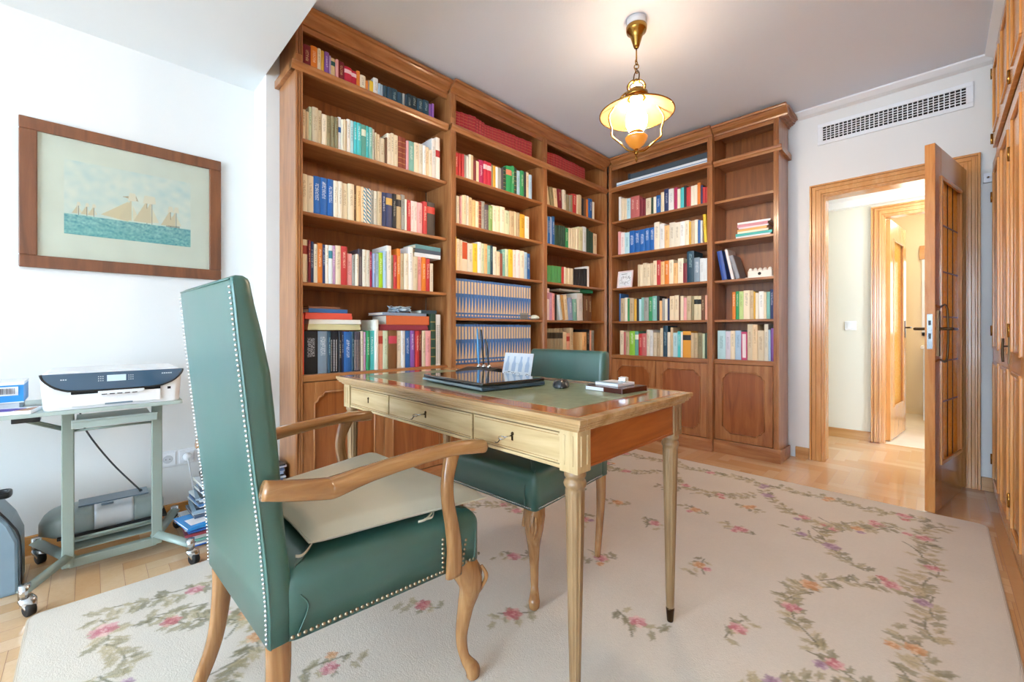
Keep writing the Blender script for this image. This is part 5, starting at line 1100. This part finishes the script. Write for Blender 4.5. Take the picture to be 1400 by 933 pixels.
m = MB(); m.sweep([(0, .020, .0285), (0, .034, .0235)], (.004, .004), 10, (1, 0, 0)); m.build('scroll_wheel', M['black'], ms)
m = MB(); m.sweep([(0, .050, .012), (0, .02, .0288), (0, -.01, .0315)], (.0008, .0008), 6, (1, 0, 0)); m.build('button_seam', M['dark'], ms)
bx = thing('desk_tray', 'dark wooden desk tray holding a block of white notes', 'tray', (-.80, 1.315, tz), math.radians(-4))
m = MB(); m.box(-.075, -.075, 0, .075, .075, .018); m.build('tray_body', flat_mat('dark red wood', '#4a2018', .2), bx, .002)
m = MB(); m.box(-.0755, -.0765, .003, .0, -.075, .015); m.build('white_label', M['white'], bx)
nt = thing('note_block', 'white note block lying on the dark wooden desk tray', 'note block', (-.815, 1.325, tz+.0182), math.radians(-4)); m = MB(); m.box(-.045, -.05, 0, .05, .05, .010); m.build('paper_block', M['white'], nt, .001); m = MB(); m.box(-.045, -.0505, .0098, .05, -.02, .0112); m.build('binding_strip', flat_mat('laptop silver', '#8fa0a8', .3), nt)
mg = thing('paperweight', 'small silver cube standing on the white note block', 'paperweight', (-.785, 1.335, tz+.0296), math.radians(10)); m = MB(); m.box(-.014, -.014, 0, .014, .014, .016); m.build('cube_body', M['chrome'], mg, .002); m = MB(); m.box(-.010, -.010, .016, .010, .010, .0175); m.build('top_inlay', M['white'], mg)
# ------------------------------------------------------------------ green leather chairs
def nails(m, pts, step, r, nrm):
    for a, b in zip(pts, pts[1:]):
        a, b = Vector(a), Vector(b); n = max(1, int((b-a).length/step))
        for k in range(n): m.dome(a.lerp(b, k/n), r, nrm, 6)
def cabriole(root, s, x, y, zt):
    m = MB(); m.sweep([(s*(x-.012), y-.018, zt+.012), (s*(x-.002), y-.002, zt-.03), (s*(x+.006), y+.010, zt-.075), (s*(x-.004), y, zt-.14), (s*(x-.010), y-.010, zt-.22), (s*(x-.004), y-.004, .06), (s*(x+.010), y+.014, .022), (s*(x+.010), y+.015, .001)],
            [(.034, .036), (.036, .040), (.030, .034), (.021, .023), (.0150, .0165), (.0125, .0135), (.019, .021), (.017, .019)], 14, (1, 0, 0), .85)
    lg = m.build('leg', M['chairz'], root)
    m = MB()
    for q in (-1, 1):      # carved scroll on the knee
        m.sweep([(s*(x+.020)+q*.010, y+.030, zt-.02), (s*(x+.026)+q*.014, y+.040, zt-.05), (s*(x+.020)+q*.006, y+.036, zt-.085), (s*(x+.012), y+.024, zt-.115)], [(.005, .004), (.0065, .006), (.005, .005), (.003, .003)], 7, (1, 0, 0))
    m.sweep([(s*(x+.012)-.0, y+.022, zt-.01), (s*(x+.016), y+.036, zt-.045), (s*(x+.010), y+.030, zt-.10)], [(.008, .005), (.010, .006), (.004, .004)], 8, (1, 0, 0))
    m.build('knee_carving', M['chairz'], lg)
def back_slab(root, rows, hw, zbot, label=None):
    """rows = [(z, yrear, yfront, halfwidth)]"""
    def sec(z, yr, yf, h):
        r = min(.014, (yf-yr)*.3); P_ = []
        for cx, cy, a0 in ((h-r, yr+.004, -PI/2), (h-r*1.6, yf-r*1.6, 0), (-h+r*1.6, yf-r*1.6, PI/2), (-h+r, yr+.004, PI)):
            rr = .004 if cy < yf-r*2 else r*1.6
            for k in range(6): a = a0+PI/2*k/5; P_.append((cx+(r if rr == .004 else rr)*math.cos(a), cy+rr*math.sin(a), z))
        return P_
    L = [sec(*r_) for r_ in rows]
    z, yr, yf, h = rows[-1]; mid = (yr+yf)/2
    L.append([(p[0]*.985, mid+(p[1]-mid)*.85, z+.008) for p in L[-1]]); L.append([(p[0]*.955, mid+(p[1]-mid)*.5, z+.013) for p in L[-2]])
    m = MB(); m.loops(L); return m.build('backrest', M['leather'], root)
def side_nails(m, pts, step=.0122, r=.0048):
    for a, b in zip(pts, pts[1:]):
        d = Vector((b[0]-a[0], b[1]-a[1], 0)); nr = Vector((d.y, -d.x, 0)); nr = nr.normalized() if nr.length > 1e-4 else Vector((1, 0, 0)); nails(m, [a, b], step, r, tuple(nr))
ac = thing('armchair', 'tall-backed green leather armchair with wooden arms before the desk drawers', 'chair', (-1.195, .245, RZ), math.radians(2.46), 'green leather chairs')
rows = [(.340, 0, .052, .243), (.43, -.002, .052, .243), (.57, -.013, .037, .242), (.72, -.029, .026, .241), (.81, -.038, .019, .240), (.90, -.047, .010, .240), (.98, -.055, -.005, .239), (1.04, -.060, -.019, .238), (1.083, -.064, -.027, .236)]
bk = back_slab(ac, rows, .24, .34)
for s_ in (-1, 1): m = MB(); nails(m, [(s_*(r[3]-.008), r[1]-.001, r[0]+(.012 if i == 0 else 0)) for i, r in enumerate(rows)], .0092, .0039, (0, -1, 0)); m.build('nail_trim', M['nailw'], bk)
m = MB()     # seams beside the nails and along the top
for s_ in (-1, 1): m.sweep([(s_*(r[3]+.0005), r[1]+.004, r[0]) for r in rows], (.0018, .0018), 6, (0, 1, 0))
m.sweep([(-.225, -.064, 1.088), (.225, -.064, 1.088)], (.002, .002), 6, (0, 1, 0)); m.build('piping', M['leather'], bk)
plan = poly_round([(-.245, .030), (.245, .030), (.297, .535), (-.297, .535)], .03, 5)
m = MB(); soft_slab(m, plan, .338, .482, .045, 6, 0, .012); seat = m.build('seat', M['leather'], ac)
zz = .347
def trim(fn, *a_): m_ = MB(); fn(m_, *a_); m_.build('nail_trim', M['nailb'], seat)
trim(side_nails, [(.2465, .045, zz), (.2845, .413, zz)]); trim(side_nails, [(.2905, .470, zz), (.2975, .520, zz)]); trim(side_nails, [(-.285, .5355, zz), (.285, .5355, zz)][::-1]); trim(side_nails, [(-.2975, .520, zz), (-.2465, .045, zz)])
for s_ in (1, -1):
    trim(nails, [(s_*.2850, .408, zz), (s_*.2850, .408, .445)], .0122, .0046, (s_, -.1, 0)); trim(nails, [(s_*.2915, .470, zz), (s_*.2925, .484, .42)], .0122, .0046, (s_, -.1, 0))
m = MB(); m.sweep([(.30, .505, .35), (.298, .512, .40), (.285, .520, .46)], (.0018, .0018), 6, (1, 0, 0)); m.sweep([(-.30, .505, .35), (-.298, .512, .40), (-.285, .520, .46)], (.0018, .0018), 6, (1, 0, 0)); m.sweep([(.249, .056, .352), (.252, .075, .40), (.248, .06, .43)], (.0018, .0018), 6, (1, 0, 0)); m.build('piping', M['leather'], seat)
for s_ in (1, -1):
    m = MB(); m.sweep([(s_*.268, -.018, .676), (s_*.272, .03, .664), (s_*.276, .10, .650), (s_*.278, .12, .650), (s_*.284, .20, .661), (s_*.292, .33, .671), (s_*.300, .42, .673), (s_*.308, .49, .668), (s_*.312, .522, .664), (s_*.312, .532, .664)],
                      [(.022, .019), (.025, .020), (.030, .021), (.030, .021), (.024, .018), (.022, .017), (.024, .017), (.027, .019), (.025, .019), (.012, .010)], 16, (1, 0, 0), .75)
    arm = m.build('armrest', M['chairy'], ac)
    m = MB(); m.sweep([(s_*.2905, .440, .325), (s_*.2925, .440, .40), (s_*.296, .428, .47), (s_*.302, .410, .54), (s_*.304, .408, .60), (s_*.298, .430, .668)], [(.012, .026), (.013, .023), (.015, .019), (.014, .017), (.014, .017), (.014, .024)], 14, (1, 0, 0), .75); m.build('arm_support', M['chairz'], arm)
    cabriole(ac, s_, .268, .505, .338)
    m = MB(); m.sweep([(s_*.216, .026, .352), (s_*.218, .026, .26), (s_*.222, .010, .13), (s_*.232, -.030, .007)], [(.020, .024), (.019, .023), (.016, .019), (.0135, .0155)], 12, (1, 0, 0), .6); m.build('leg', M['chairz'], ac)
m = MB(); m.prism([(-.25, .40), (-.25, .50), (.25, .50), (.25, .40)][::-1], 'z', .326, .338) if False else m.box(-.21, .05, .330, .21, .48, .342); m.build('seat_rail', M['chairy'], ac)
# loose cushion
cu = thing('seat_cushion', 'flat beige cotton seat cushion lying on the tall green armchair', 'cushion', (-1.195, .245, RZ+.4925), math.radians(2.46))
CK = [(-.198, .098), (.206, .095), (.310, .540), (-.310, .535)]
def cushion_grid(N=30):
    m = MB(); vs = []; fs = []
    def pt(i, j):
        u, v = i/N, j/N; e = 1-.035*(math.sin(PI*v)*(abs(2*u-1)**3)); f_ = 1-.05*(math.sin(PI*u)*(abs(2*v-1)**3))
        uu = .5+(u-.5)*e; vv = .5+(v-.5)*f_
        x = (1-uu)*(1-vv)*CK[0][0]+uu*(1-vv)*CK[1][0]+uu*vv*CK[2][0]+(1-uu)*vv*CK[3][0]; y = (1-uu)*(1-vv)*CK[0][1]+uu*(1-vv)*CK[1][1]+uu*vv*CK[2][1]+(1-uu)*vv*CK[3][1]
        k = (max(0, 1-abs(2*u-1)**10)*max(0, 1-abs(2*v-1)**10))**.35; return x, y, k
    for i in range(N+1):
        for j in range(N+1): x, y, k = pt(i, j); vs.append((x, y, .020+k*(.028+.012*math.sin(PI*i/N)*math.sin(PI*j/N))))
    o = len(vs)
    for i in range(N+1):
        for j in range(N+1): x, y, k = pt(i, j); vs.append((x, y, .020-k*.016))
    q = lambda i, j: i*(N+1)+j
    for i in range(N):
        for j in range(N): fs.append((q(i, j), q(i+1, j), q(i+1, j+1), q(i, j+1))); fs.append((o+q(i, j), o+q(i, j+1), o+q(i+1, j+1), o+q(i+1, j)))
    for k in range(N):
        for a_, b_ in ((q(k, 0), q(k+1, 0)), (q(N, k), q(N, k+1)), (q(k+1, N), q(k, N)), (q(0, k+1), q(0, k))): fs.append((a_, o+a_, o+b_, b_))
    m.smooth = True; m.add(vs, fs); m.smooth = False; edge = [vs[q(k, 0)] for k in range(N)]+[vs[q(N, k)] for k in range(N)]+[vs[q(N-k, N)] for k in range(N)]+[vs[q(0, N-k)] for k in range(N)]
    return m, edge
m, edge = cushion_grid(); m.build('cushion_body', M['cushion'], cu)
m = MB(); m.sweep(edge+[edge[0]], (.003, .003), 6, (0, 0, 1), steps=1); m.build('piping', M['cushion'], cu)
m = MB(); m.sweep([(.195, .105, .012), (.212, .088, .008), (.222, .072, .006), (.215, .062, .006)], (.0035, .001), 6, (0, 0, 1)); m.sweep([(.262, .39, .012), (.274, .36, .006), (.270, .34, .005)], (.0035, .001), 6, (0, 0, 1)); m.sweep([(.262, .395, .012), (.275, .38, .006), (.268, .36, .0045)], (.003, .001), 6, (0, 0, 1)); m.build('tie_ribbon', M['cushion'], cu)

s2 = thing('side_chair', 'low-backed green leather chair without arms tucked under the desk', 'chair', (-1.262, 1.62, RZ), math.radians(182.2), 'green leather chairs')
rows = [(.350, 0, .050, .225), (.50, -.006, .048, .225), (.65, -.016, .040, .222), (.78, -.026, .032, .220), (.86, -.032, .022, .218), (.882, -.034, .016, .216)]
bk = back_slab(s2, rows, .22, .35)
for s_ in (-1, 1): m = MB(); nails(m, [(s_*(r[3]-.008), r[1]-.001, r[0]+(.012 if i == 0 else 0)) for i, r in enumerate(rows)], .0125, .0045, (0, -1, 0)); m.build('nail_trim', M['nailw'], bk)
plan = poly_round([(-.225, .03), (.225, .03), (.246, .525), (-.246, .525)], .025, 5)
m = MB(); soft_slab(m, plan, .350, .485, .035, 5, 0, .014); seat = m.build('seat', M['leather'], s2)
m = MB(); side_nails(m, [(-.235, .5257, .358), (.235, .5257, .358)][::-1], .0095, .0036); m.build('nail_trim', M['nailw'], seat)
for s_ in (1, -1): m = MB(); nails(m, [(s_*.2262, .05, .358), (s_*.2455, .51, .358)], .0095, .0036, (s_, 0, 0)); m.build('nail_trim', M['nailw'], seat)
m = MB(); [m.sweep([(s_*.200, .5265, .36), (s_*.198, .528, .42), (s_*.205, .512, .47)], (.002, .002), 6, (1, 0, 0)) for s_ in (1, -1)]; m.build('piping', M['leather'], seat)
for s_ in (1, -1):
    cabriole(s2, s_, .215, .490, .350)
    m = MB(); m.sweep([(s_*.205, .022, .352), (s_*.206, .022, .26), (s_*.208, .036, .14), (s_*.212, .062, .004)], [(.020, .021), (.018, .019), (.014, .015), (.011, .012)], 12, (1, 0, 0), .6); m.build('leg', M['chairz'], s2)
m = MB(); m.box(-.21, .02, .338, .21, .49, .352); m.build('seat_rail', M['chairy'], s2)

# ------------------------------------------------------------------ printer cart
ct = thing('printer_cart', 'grey-green metal rolling cart against the left wall carrying the printer', 'cart', (-2.47, .08, 0))
def CP(): m = MB(); m.M = Matrix.Translation((2.47, -.08, 0)); return m
m = CP(); m.prism(poly_round([(-2.745, -.62), (-2.285, -.62), (-2.285, .285), (-2.745, .285)], .02, 4), 'z', .688, .702); m.build('cart_top', M['cartlight'], ct, .002)
for yy in (-.062, .213):
    m = CP(); m.box(-2.487, yy-.018, .05, -2.453, yy+.018, .688); m.build('upright', M['cart'], ct, .003)
    dyf = -.10 if yy < 0 else .092
    m = CP(); m.sweep([(-2.735, yy+dyf, .088), (-2.47, yy, .088), (-2.255, yy+dyf, .088)], (.024, .020), 4, (0, 1, 0), steps=1); ft = m.build('foot_bar', M['cart'], ct)
    for cx in (-2.735, -2.262):
        cy = yy+dyf
        m = CP(); m.lathe([(.016, .062), (.016, .108)], (cx, cy, 0), 14); m.sweep([(cx, cy, .062), (cx+.012, cy+.01, .050), (cx+.020, cy+.016, .025)], [(.020, .010), (.022, .009), (.014, .005)], 10, (0, 1, 0)); o = m.build('caster', M['chrome'], ct)
        m = MB(); m.M = Matrix.Translation((cx+.012+2.47, cy+.012-.08, .0225)) @ Matrix.Rotation(PI/2, 4, 'X') @ Matrix.Rotation(.5, 4, 'Y'); m.lathe([(.016, -.013), (.0222, -.010), (.0222, .010), (.016, .013)], n=20); m.build('wheel', M['rubber'], o)
m = CP(); m.box(-2.485, -.06, .045, -2.455, .212, .080); m.build('cross_bar', M['cart'], ct, .003)
m = CP(); m.sweep([(-2.47, -.06, .594), (-2.47, .212, .594)], (.005, .005), 8, (1, 0, 0)); m.build('tie_rod', M['cart'], ct)
m = CP(); m.box(-2.68, -.04, .625, -2.36, .195, .630); m.box(-2.362, -.05, .620, -2.352, .205, .652); m.box(-2.352, -.05, .646, -2.342, .205, .655); m.build('pull_out_tray', M['cartlight'], ct, .002)
m = CP(); m.box(-2.60, -.055, .118, -2.535, .205, .130); m.sweep([(-2.50, -.05, .145), (-2.50, .22, .145)], (.006, .006), 8, (1, 0, 0)); m.sweep([(-2.76, -.08, .118), (-2.76, .26, .118)], (.006, .006), 8, (1, 0, 0)); m.box(-2.735, -.06, .10, -2.49, .21, .106); m.build('bottom_shelf', M['cart'], ct)
m = CP(); [m.sweep([(-2.47+q, -.070, .600), (-2.44+q, -.245, .690)], (.005, .005), 8, (1, 0, 0)) for q in (0.0, -.05)]; m.build('diagonal_brace', M['cart'], ct)
m = CP(); m.box(-2.40, -.20, .664, -2.34, -.13, .688); m.build('bracket', M['black'], ct, .002)
cdm = thing('power_lead', 'black power lead looping from the printer down to the lower device', 'cord', (-2.70, .02, .69))
m = MB(); m.sweep([(-.02, -.05, -.004), (-.02, -.04, -.119), (.02, .045, -.286), (.10, .149, -.432)], (.0035, .0035), 8, (0, 1, 0)); m.build('cable', M['black'], cdm); m = MB(); m.sweep([(.095, .145, -.425), (.10, .149, -.432)], (.006, .006), 8, (0, 1, 0)); m.build('cord_end', M['black'], cdm)

# all-in-one printer on the cart
pt = thing('inkjet_printer', 'white all-in-one printer with dark glossy front panel on the cart', 'printer', (-2.30, .078, .7025))
m = MB()   # body: front faces +x, width along y
plan = poly_round([(-.33, -.20), (-.02, -.208), (.0, -.19), (.0, .19), (-.02, .205), (-.33, .20)], .012, 3)
L = [[(p[0]*(1 if z > .02 else .97), p[1]*k, z) for p in plan] for z, k in ((.0, .955), (.006, .965), (.05, .98), (.11, 1.0), (.125, 1.0), (.134, .985), (.138, .95))]
m.loops(L, smooth=False); m.build('printer_body', M['white'], pt, .003)
m = MB(); top = [(-.205, .136), (-.20, .118), (-.18, .094), (-.15, .076), (-.10, .068), (.10, .068), (.15, .078), (.18, .094), (.20, .118), (.205, .136)]
m.prism([(y, z) for y, z in top], 'x', -.02, .012); fp = m.build('control_panel', plain('glossy_slate_plastic', '#3c5870', .12, coat=.7), pt, .002)
m = MB(); m.sweep([(.010, y, z) for y, z in top], (.004, .004), 8, (1, 0, 0), steps=2); m.build('panel_trim', M['black'], fp)
m = MB(); m.box(.012, -.030, .100, .0135, .025, .124); m.build('display', emit('small_display', '#b4cbd8', .25), fp)
m = MB()
for k in range(3): [m.box(.012, y+k*.006, .102+j*.008, .013, y+k*.006+.003, .105+j*.008) for y in (-.055, .032) for j in range(3)]
[m.box(.012, .135+k*.007, .118, .013, .135+k*.007+.005, .1225) for k in range(5)]; [m.box(.012, -.155+k*.006, .112, .0125, -.155+k*.006+.004, .116) for k in range(3)]
m.build('panel_lettering', flat_mat('panel marks', '#b9cad4', .4), fp)
m = MB(); m.box(-.01, -.128, .010, .012, .132, .056); tr = m.build('paper_tray', M['white'], pt, .003)
m = MB(); m.box(.0118, -.036, .010, .0132, .045, .016); m.build('tray_slot', flat_mat('slot grey', '#6f8494'), tr)
m = MB(); m.box(-.01, -.055, .056, .024, .080, .064); m.box(-.005, -.05, .050, .026, .075, .057); m.build('output_flap', M['whitemetal'], pt, .002)
m = MB(); m.box(-.005, -.128, .056, .006, -.055, .070); m.box(-.005, .080, .056, .006, .132, .070); [m.box(.0255, -.045+k*.022, .050, .0265, -.030+k*.022, .0535) for k in range(5)]; m.build('feed_opening', M['dark'], pt)
m = MB(); m.box(.0005, .155, .052, .0018, .166, .062); m.build('card_slot', M['dark'], pt)
m = MB(); m.box(-.31, -.19, .138, -.02, .19, .142); m.build('scanner_lid', M['whitemetal'], pt, .002)
# rounded silver device on the lower shelf
lp_ = thing('portable_printer', 'rounded grey and silver printer resting on the lower shelf of the cart', 'printer', (-2.628, .075, .1395), 0)
def capsule(m, y0, y1, hx, h, sq=.6, taper=0.0):
    L = []; n = 28
    for t in np.linspace(0, 1, 9):
        y = y0+(y1-y0)*t; e = 1.0
        if taper: e = 1-taper*abs(t-.0 if taper > 0 else 1-t)
        L.append([(hx*math.copysign(abs(math.cos(a))**sq, math.cos(a)), y, h/2+h/2*math.copysign(abs(math.sin(a))**sq, math.sin(a))) for a in [2*PI*k/n for k in range(n)]])
    return L
def pod(y0, y1, hx, h, e0, e1, name, mat):
    n = 28; L = []
    for t in np.linspace(0, 1, 13):
        y = y0+(y1-y0)*t; s_ = 1.0
        if e0 and t < .5: q = 1-t/.5; s_ = math.sqrt(max(.02, 1-(q**2.2)))
        if e1 and t > .5: q = (t-.5)/.5; s_ = math.sqrt(max(.02, 1-(q**2.2)))
        L.append([(hx*s_*math.copysign(abs(math.cos(a))**.6, math.cos(a)), y, h*.45+h*.5*(s_ if math.sin(a) > 0 else max(s_, .75))*math.copysign(abs(math.sin(a))**.6, math.sin(a))) for a in [2*PI*k/n for k in range(n)]])
    m = MB(); m.loops(L); return m.build(name, mat, lp_)
GM = plain('grey_green_plastic', '#76817f', .3)
pod(-.225, -.06, .100, .112, True, False, 'body', GM); pod(-.061, .065, .1015, .114, False, False, 'silver_cover', plain('silver_plastic', '#b4b9be', .28, .4)); pod(.064, .175, .100, .112, False, True, 'end_cover', GM)
m = MB(); m.box(-.06, -.11, .106, .045, .12, .1115); m.box(.055, -.04, .103, .075, .0, .109); m.build('top_tray', flat_mat('dark slate', '#5a6a78', .3), lp_, .003)
m = MB(); m.box(-.095, -.17, 0, .10, .18, .012); m.build('foot_base', M['dark'], lp_, .003)

# packs on the left end of the cart top
r_ = thing('cartridge_box', 'blue and white cardboard box with a barcode on the cart top', 'box', (-2.50, -.27, .7025), math.radians(0))
m = MB(); m.box(-.09, -.12, .030, .09, .095, .098); m.build('carton', plain('cyan_carton', '#2f8fd0', .4), r_, .001)
m = MB(); m.box(-.091, -.121, .096, .091, .096, .106); m.box(.0895, -.121, .030, .091, .096, .034); m.build('white_rim', M['white'], r_, .001)
m = MB(); m.box(.0905, .012, .058, .0918, .082, .090); lb = m.build('barcode_label', M['white'], r_)
m = MB(); [m.box(.0918, .017+k*.0037, .063, .0925, .017+k*.0037+R.choice((.0012, .002)), .085) for k in range(16)]; m.build('barcode_lines', M['black'], lb)
m = MB(); m.box(-.09, -.11, 0, .088, .085, .029); m.build('lower_carton', flat_mat('grey card', '#b8bcc0', .6), r_, .001)
r_ = thing('photo_paper_pack', 'white leaflet pack with a purple pattern lying before the blue box', 'leaflet', (-2.36, -.21, .7025), math.radians(-12))
m = MB(); m.box(-.055, -.10, 0, .06, .075, .012); m.build('pack_body', M['white'], r_, .001); m = MB(); m.prism([(-.04, -.09), (.05, -.05), (.045, .02), (-.01, .045)], 'z', .012, .0132); m.build('purple_print', flat_mat('purple', '#5a3aa0'), r_)
m = MB(); m.prism([(.045, .03), (.055, .07), (-.03, .07), (-.02, .055)], 'z', .012, .0134); m.build('brown_print', flat_mat('brownprint', '#a0775c'), r_)
r_ = thing('carrying_case', 'grey-blue plastic case with a black carry handle beside the cart', 'case', (-2.46, -.20, 0))
m = MB(); m.prism([(-.38, .0), (.012, .0), (.010, .20), (-.012, .27), (-.055, .345), (-.38, .352)], 'x', -.20, 0); m.build('case_shell', plain('slate_plastic', '#7d94a3', .35, var=.06), r_, .012, )
m = MB(); m.sweep([(0.001, .014, .0), (0.001, .012, .20), (0.001, -.010, .272), (0.001, -.053, .348)], (.004, .004), 8, (1, 0, 0)); m.build('seam_strip', M['black'], r_)
m = MB(); m.sweep([(-.03, -.14, .352), (-.02, -.12, .375), (-.02, -.04, .378), (-.03, -.02, .376), (-.08, -.02, .376), (-.09, -.06, .375)], (.012, .006), 10, (0, 0, 1), .7); m.build('carry_handle', M['black'], r_)

# magazine piles ----------------------------------------------------------
RM = random.Random(21)
def magazines(cx, cy, z, n, w_, d_, skew, cols, where, grp):
    for k in range(n):
        t = RM.uniform(.007, .014); c = cols[k % len(cols)][0]; nm = cols[k % len(cols)][1]
        lb = f"{nm} magazine, {NTH[n-k]} from the top of the pile {where}"
        o = lying('magazine', lb, 'magazine', cx+RM.uniform(-.012, .012)+skew[0]*k, cy+RM.uniform(-.008, .008)+skew[1]*k, z, w_, d_, t-.0006, flat_mat('mag '+c, c, .3), 90+RM.uniform(-7, 7), 'paper', grp); z += t
    return z
mc = [('#2f6fd0', 'blue'), ('#e8ecee', 'white'), ('#7fc0b0', 'pale green'), ('#d9dde0', 'light grey'), ('#dfe8ee', 'pale blue'), ('#c85a70', 'rose'), ('#e8e8ea', 'white and grey')]
z_ = magazines(-2.52, .452, .004, 11, .235, .20, (0, -.003), mc, 'by the cart', 'magazines piled beside the cart')
r_ = lying('magazine', 'glossy blue magazine with a white mark, sliding off the cart-side pile', 'magazine', -2.44, .410, z_, .24, .18, .012, flat_mat('mag cyan', '#2f8fd8', .2), 100, 'paper')
m = MB(); m.box(-.10, -.06, .0122, -.03, .02, .0128); m.build('cover_mark', M['white'], r_); m = MB(); m.box(.0, -.08, .0122, .11, .08, .0128); m.build('cover_photo', flat_mat('skin print', '#c99a8c'), r_)
z_ += .014
mc2 = [('#4a5a70', 'slate'), ('#e4e8ea', 'white'), ('#8fa6b8', 'blue grey'), ('#2c3440', 'near-black'), ('#dfe4e8', 'pale'), ('#4f86c0', 'mid blue')]
magazines(-2.535, .450, z_, 16, .225, .19, (0.001, .003), mc2, 'above the glossy blue one', 'upper magazines in the pile beside the cart')
magazines(-2.50, .662, .004, 30, .13, .16, (0, 0), [('#8f9db8', 'lavender grey'), ('#d5dae2', 'pale'), ('#4a5a78', 'dark blue'), ('#c2c6d0', 'grey'), ('#20242c', 'black')], 'against the bookcase end', 'magazines piled against the bookcase end')

# ------------------------------------------------------------------ light and camera
def area(name, loc, rot, sx, sy, e, c, spread=None):
    l = bpy.data.lights.new(name, 'AREA'); l.shape = 'RECTANGLE'; l.size = sx; l.size_y = sy; l.energy = e; l.color = c
    o = bpy.data.objects.new(name, l); o.location = loc; o.rotation_euler = rot; COL.objects.link(o); return l
w_ = bpy.data.worlds.new('sky'); sc.world = w_; w_.use_nodes = True
bg = w_.node_tree.nodes['Background']; bg.inputs[0].default_value = (.66, .82, 1.0, 1); bg.inputs[1].default_value = WORLD
# daylight coming in through the window behind the camera
l = area('window_daylight', ((WX0+WX1)/2, YF-.14, (WZ0+WZ1)/2), (math.radians(90), 0, PI), 2.85, 2.0, WINDOW, (.58, .78, 1.0))
pl = area('window_portal', ((WX0+WX1)/2, YF-.13, (WZ0+WZ1)/2), (math.radians(90), 0, PI), 2.93, 2.07, 1, (1, 1, 1)); pl.cycles.is_portal = True
def point(name, loc, e, c, r):
    l = bpy.data.lights.new(name, 'POINT'); l.energy = e; l.color = c; l.shadow_soft_size = r
    o = bpy.data.objects.new(name, l); o.location = loc; COL.objects.link(o); return l
point('lantern_bulb', (LX, LY, 2.150), BULB, (1.0, .72, .42), .03) if False else None
point('hall_fill', (.0, 4.55, 2.05), HALL, (1.0, .93, .80), .30)  # unseen light added to brighten the hall, no lamp modelled
point('bathroom_fill', (.1, 6.0, 2.2), BATH, (1.0, .90, .74), .12)  # unseen light added so the far bathroom looks bright
cam = bpy.data.cameras.new('camera'); co = bpy.data.objects.new('camera', cam); COL.objects.link(co)
co.location = (0, 0, 1.0); co.rotation_euler = (math.radians(90), 0, math.radians(45.148))
cam.sensor_width = 36; cam.lens = 36*580.4/1400; cam.shift_y = -(466.5-452.3)/1400; cam.clip_start = .02
sc.camera = co
sc.view_settings.view_transform = 'Standard'; sc.view_settings.look = 'None'; sc.view_settings.gamma = 1; sc.view_settings.use_curve_mapping = False
sc.view_settings.exposure = EXPO
cy = sc.cycles; cy.use_denoising = True; cy.max_bounces = 10; cy.diffuse_bounces = 6; cy.glossy_bounces = 4; cy.transmission_bounces = 6; cy.transparent_max_bounces = 8; cy.sample_clamp_indirect = 6
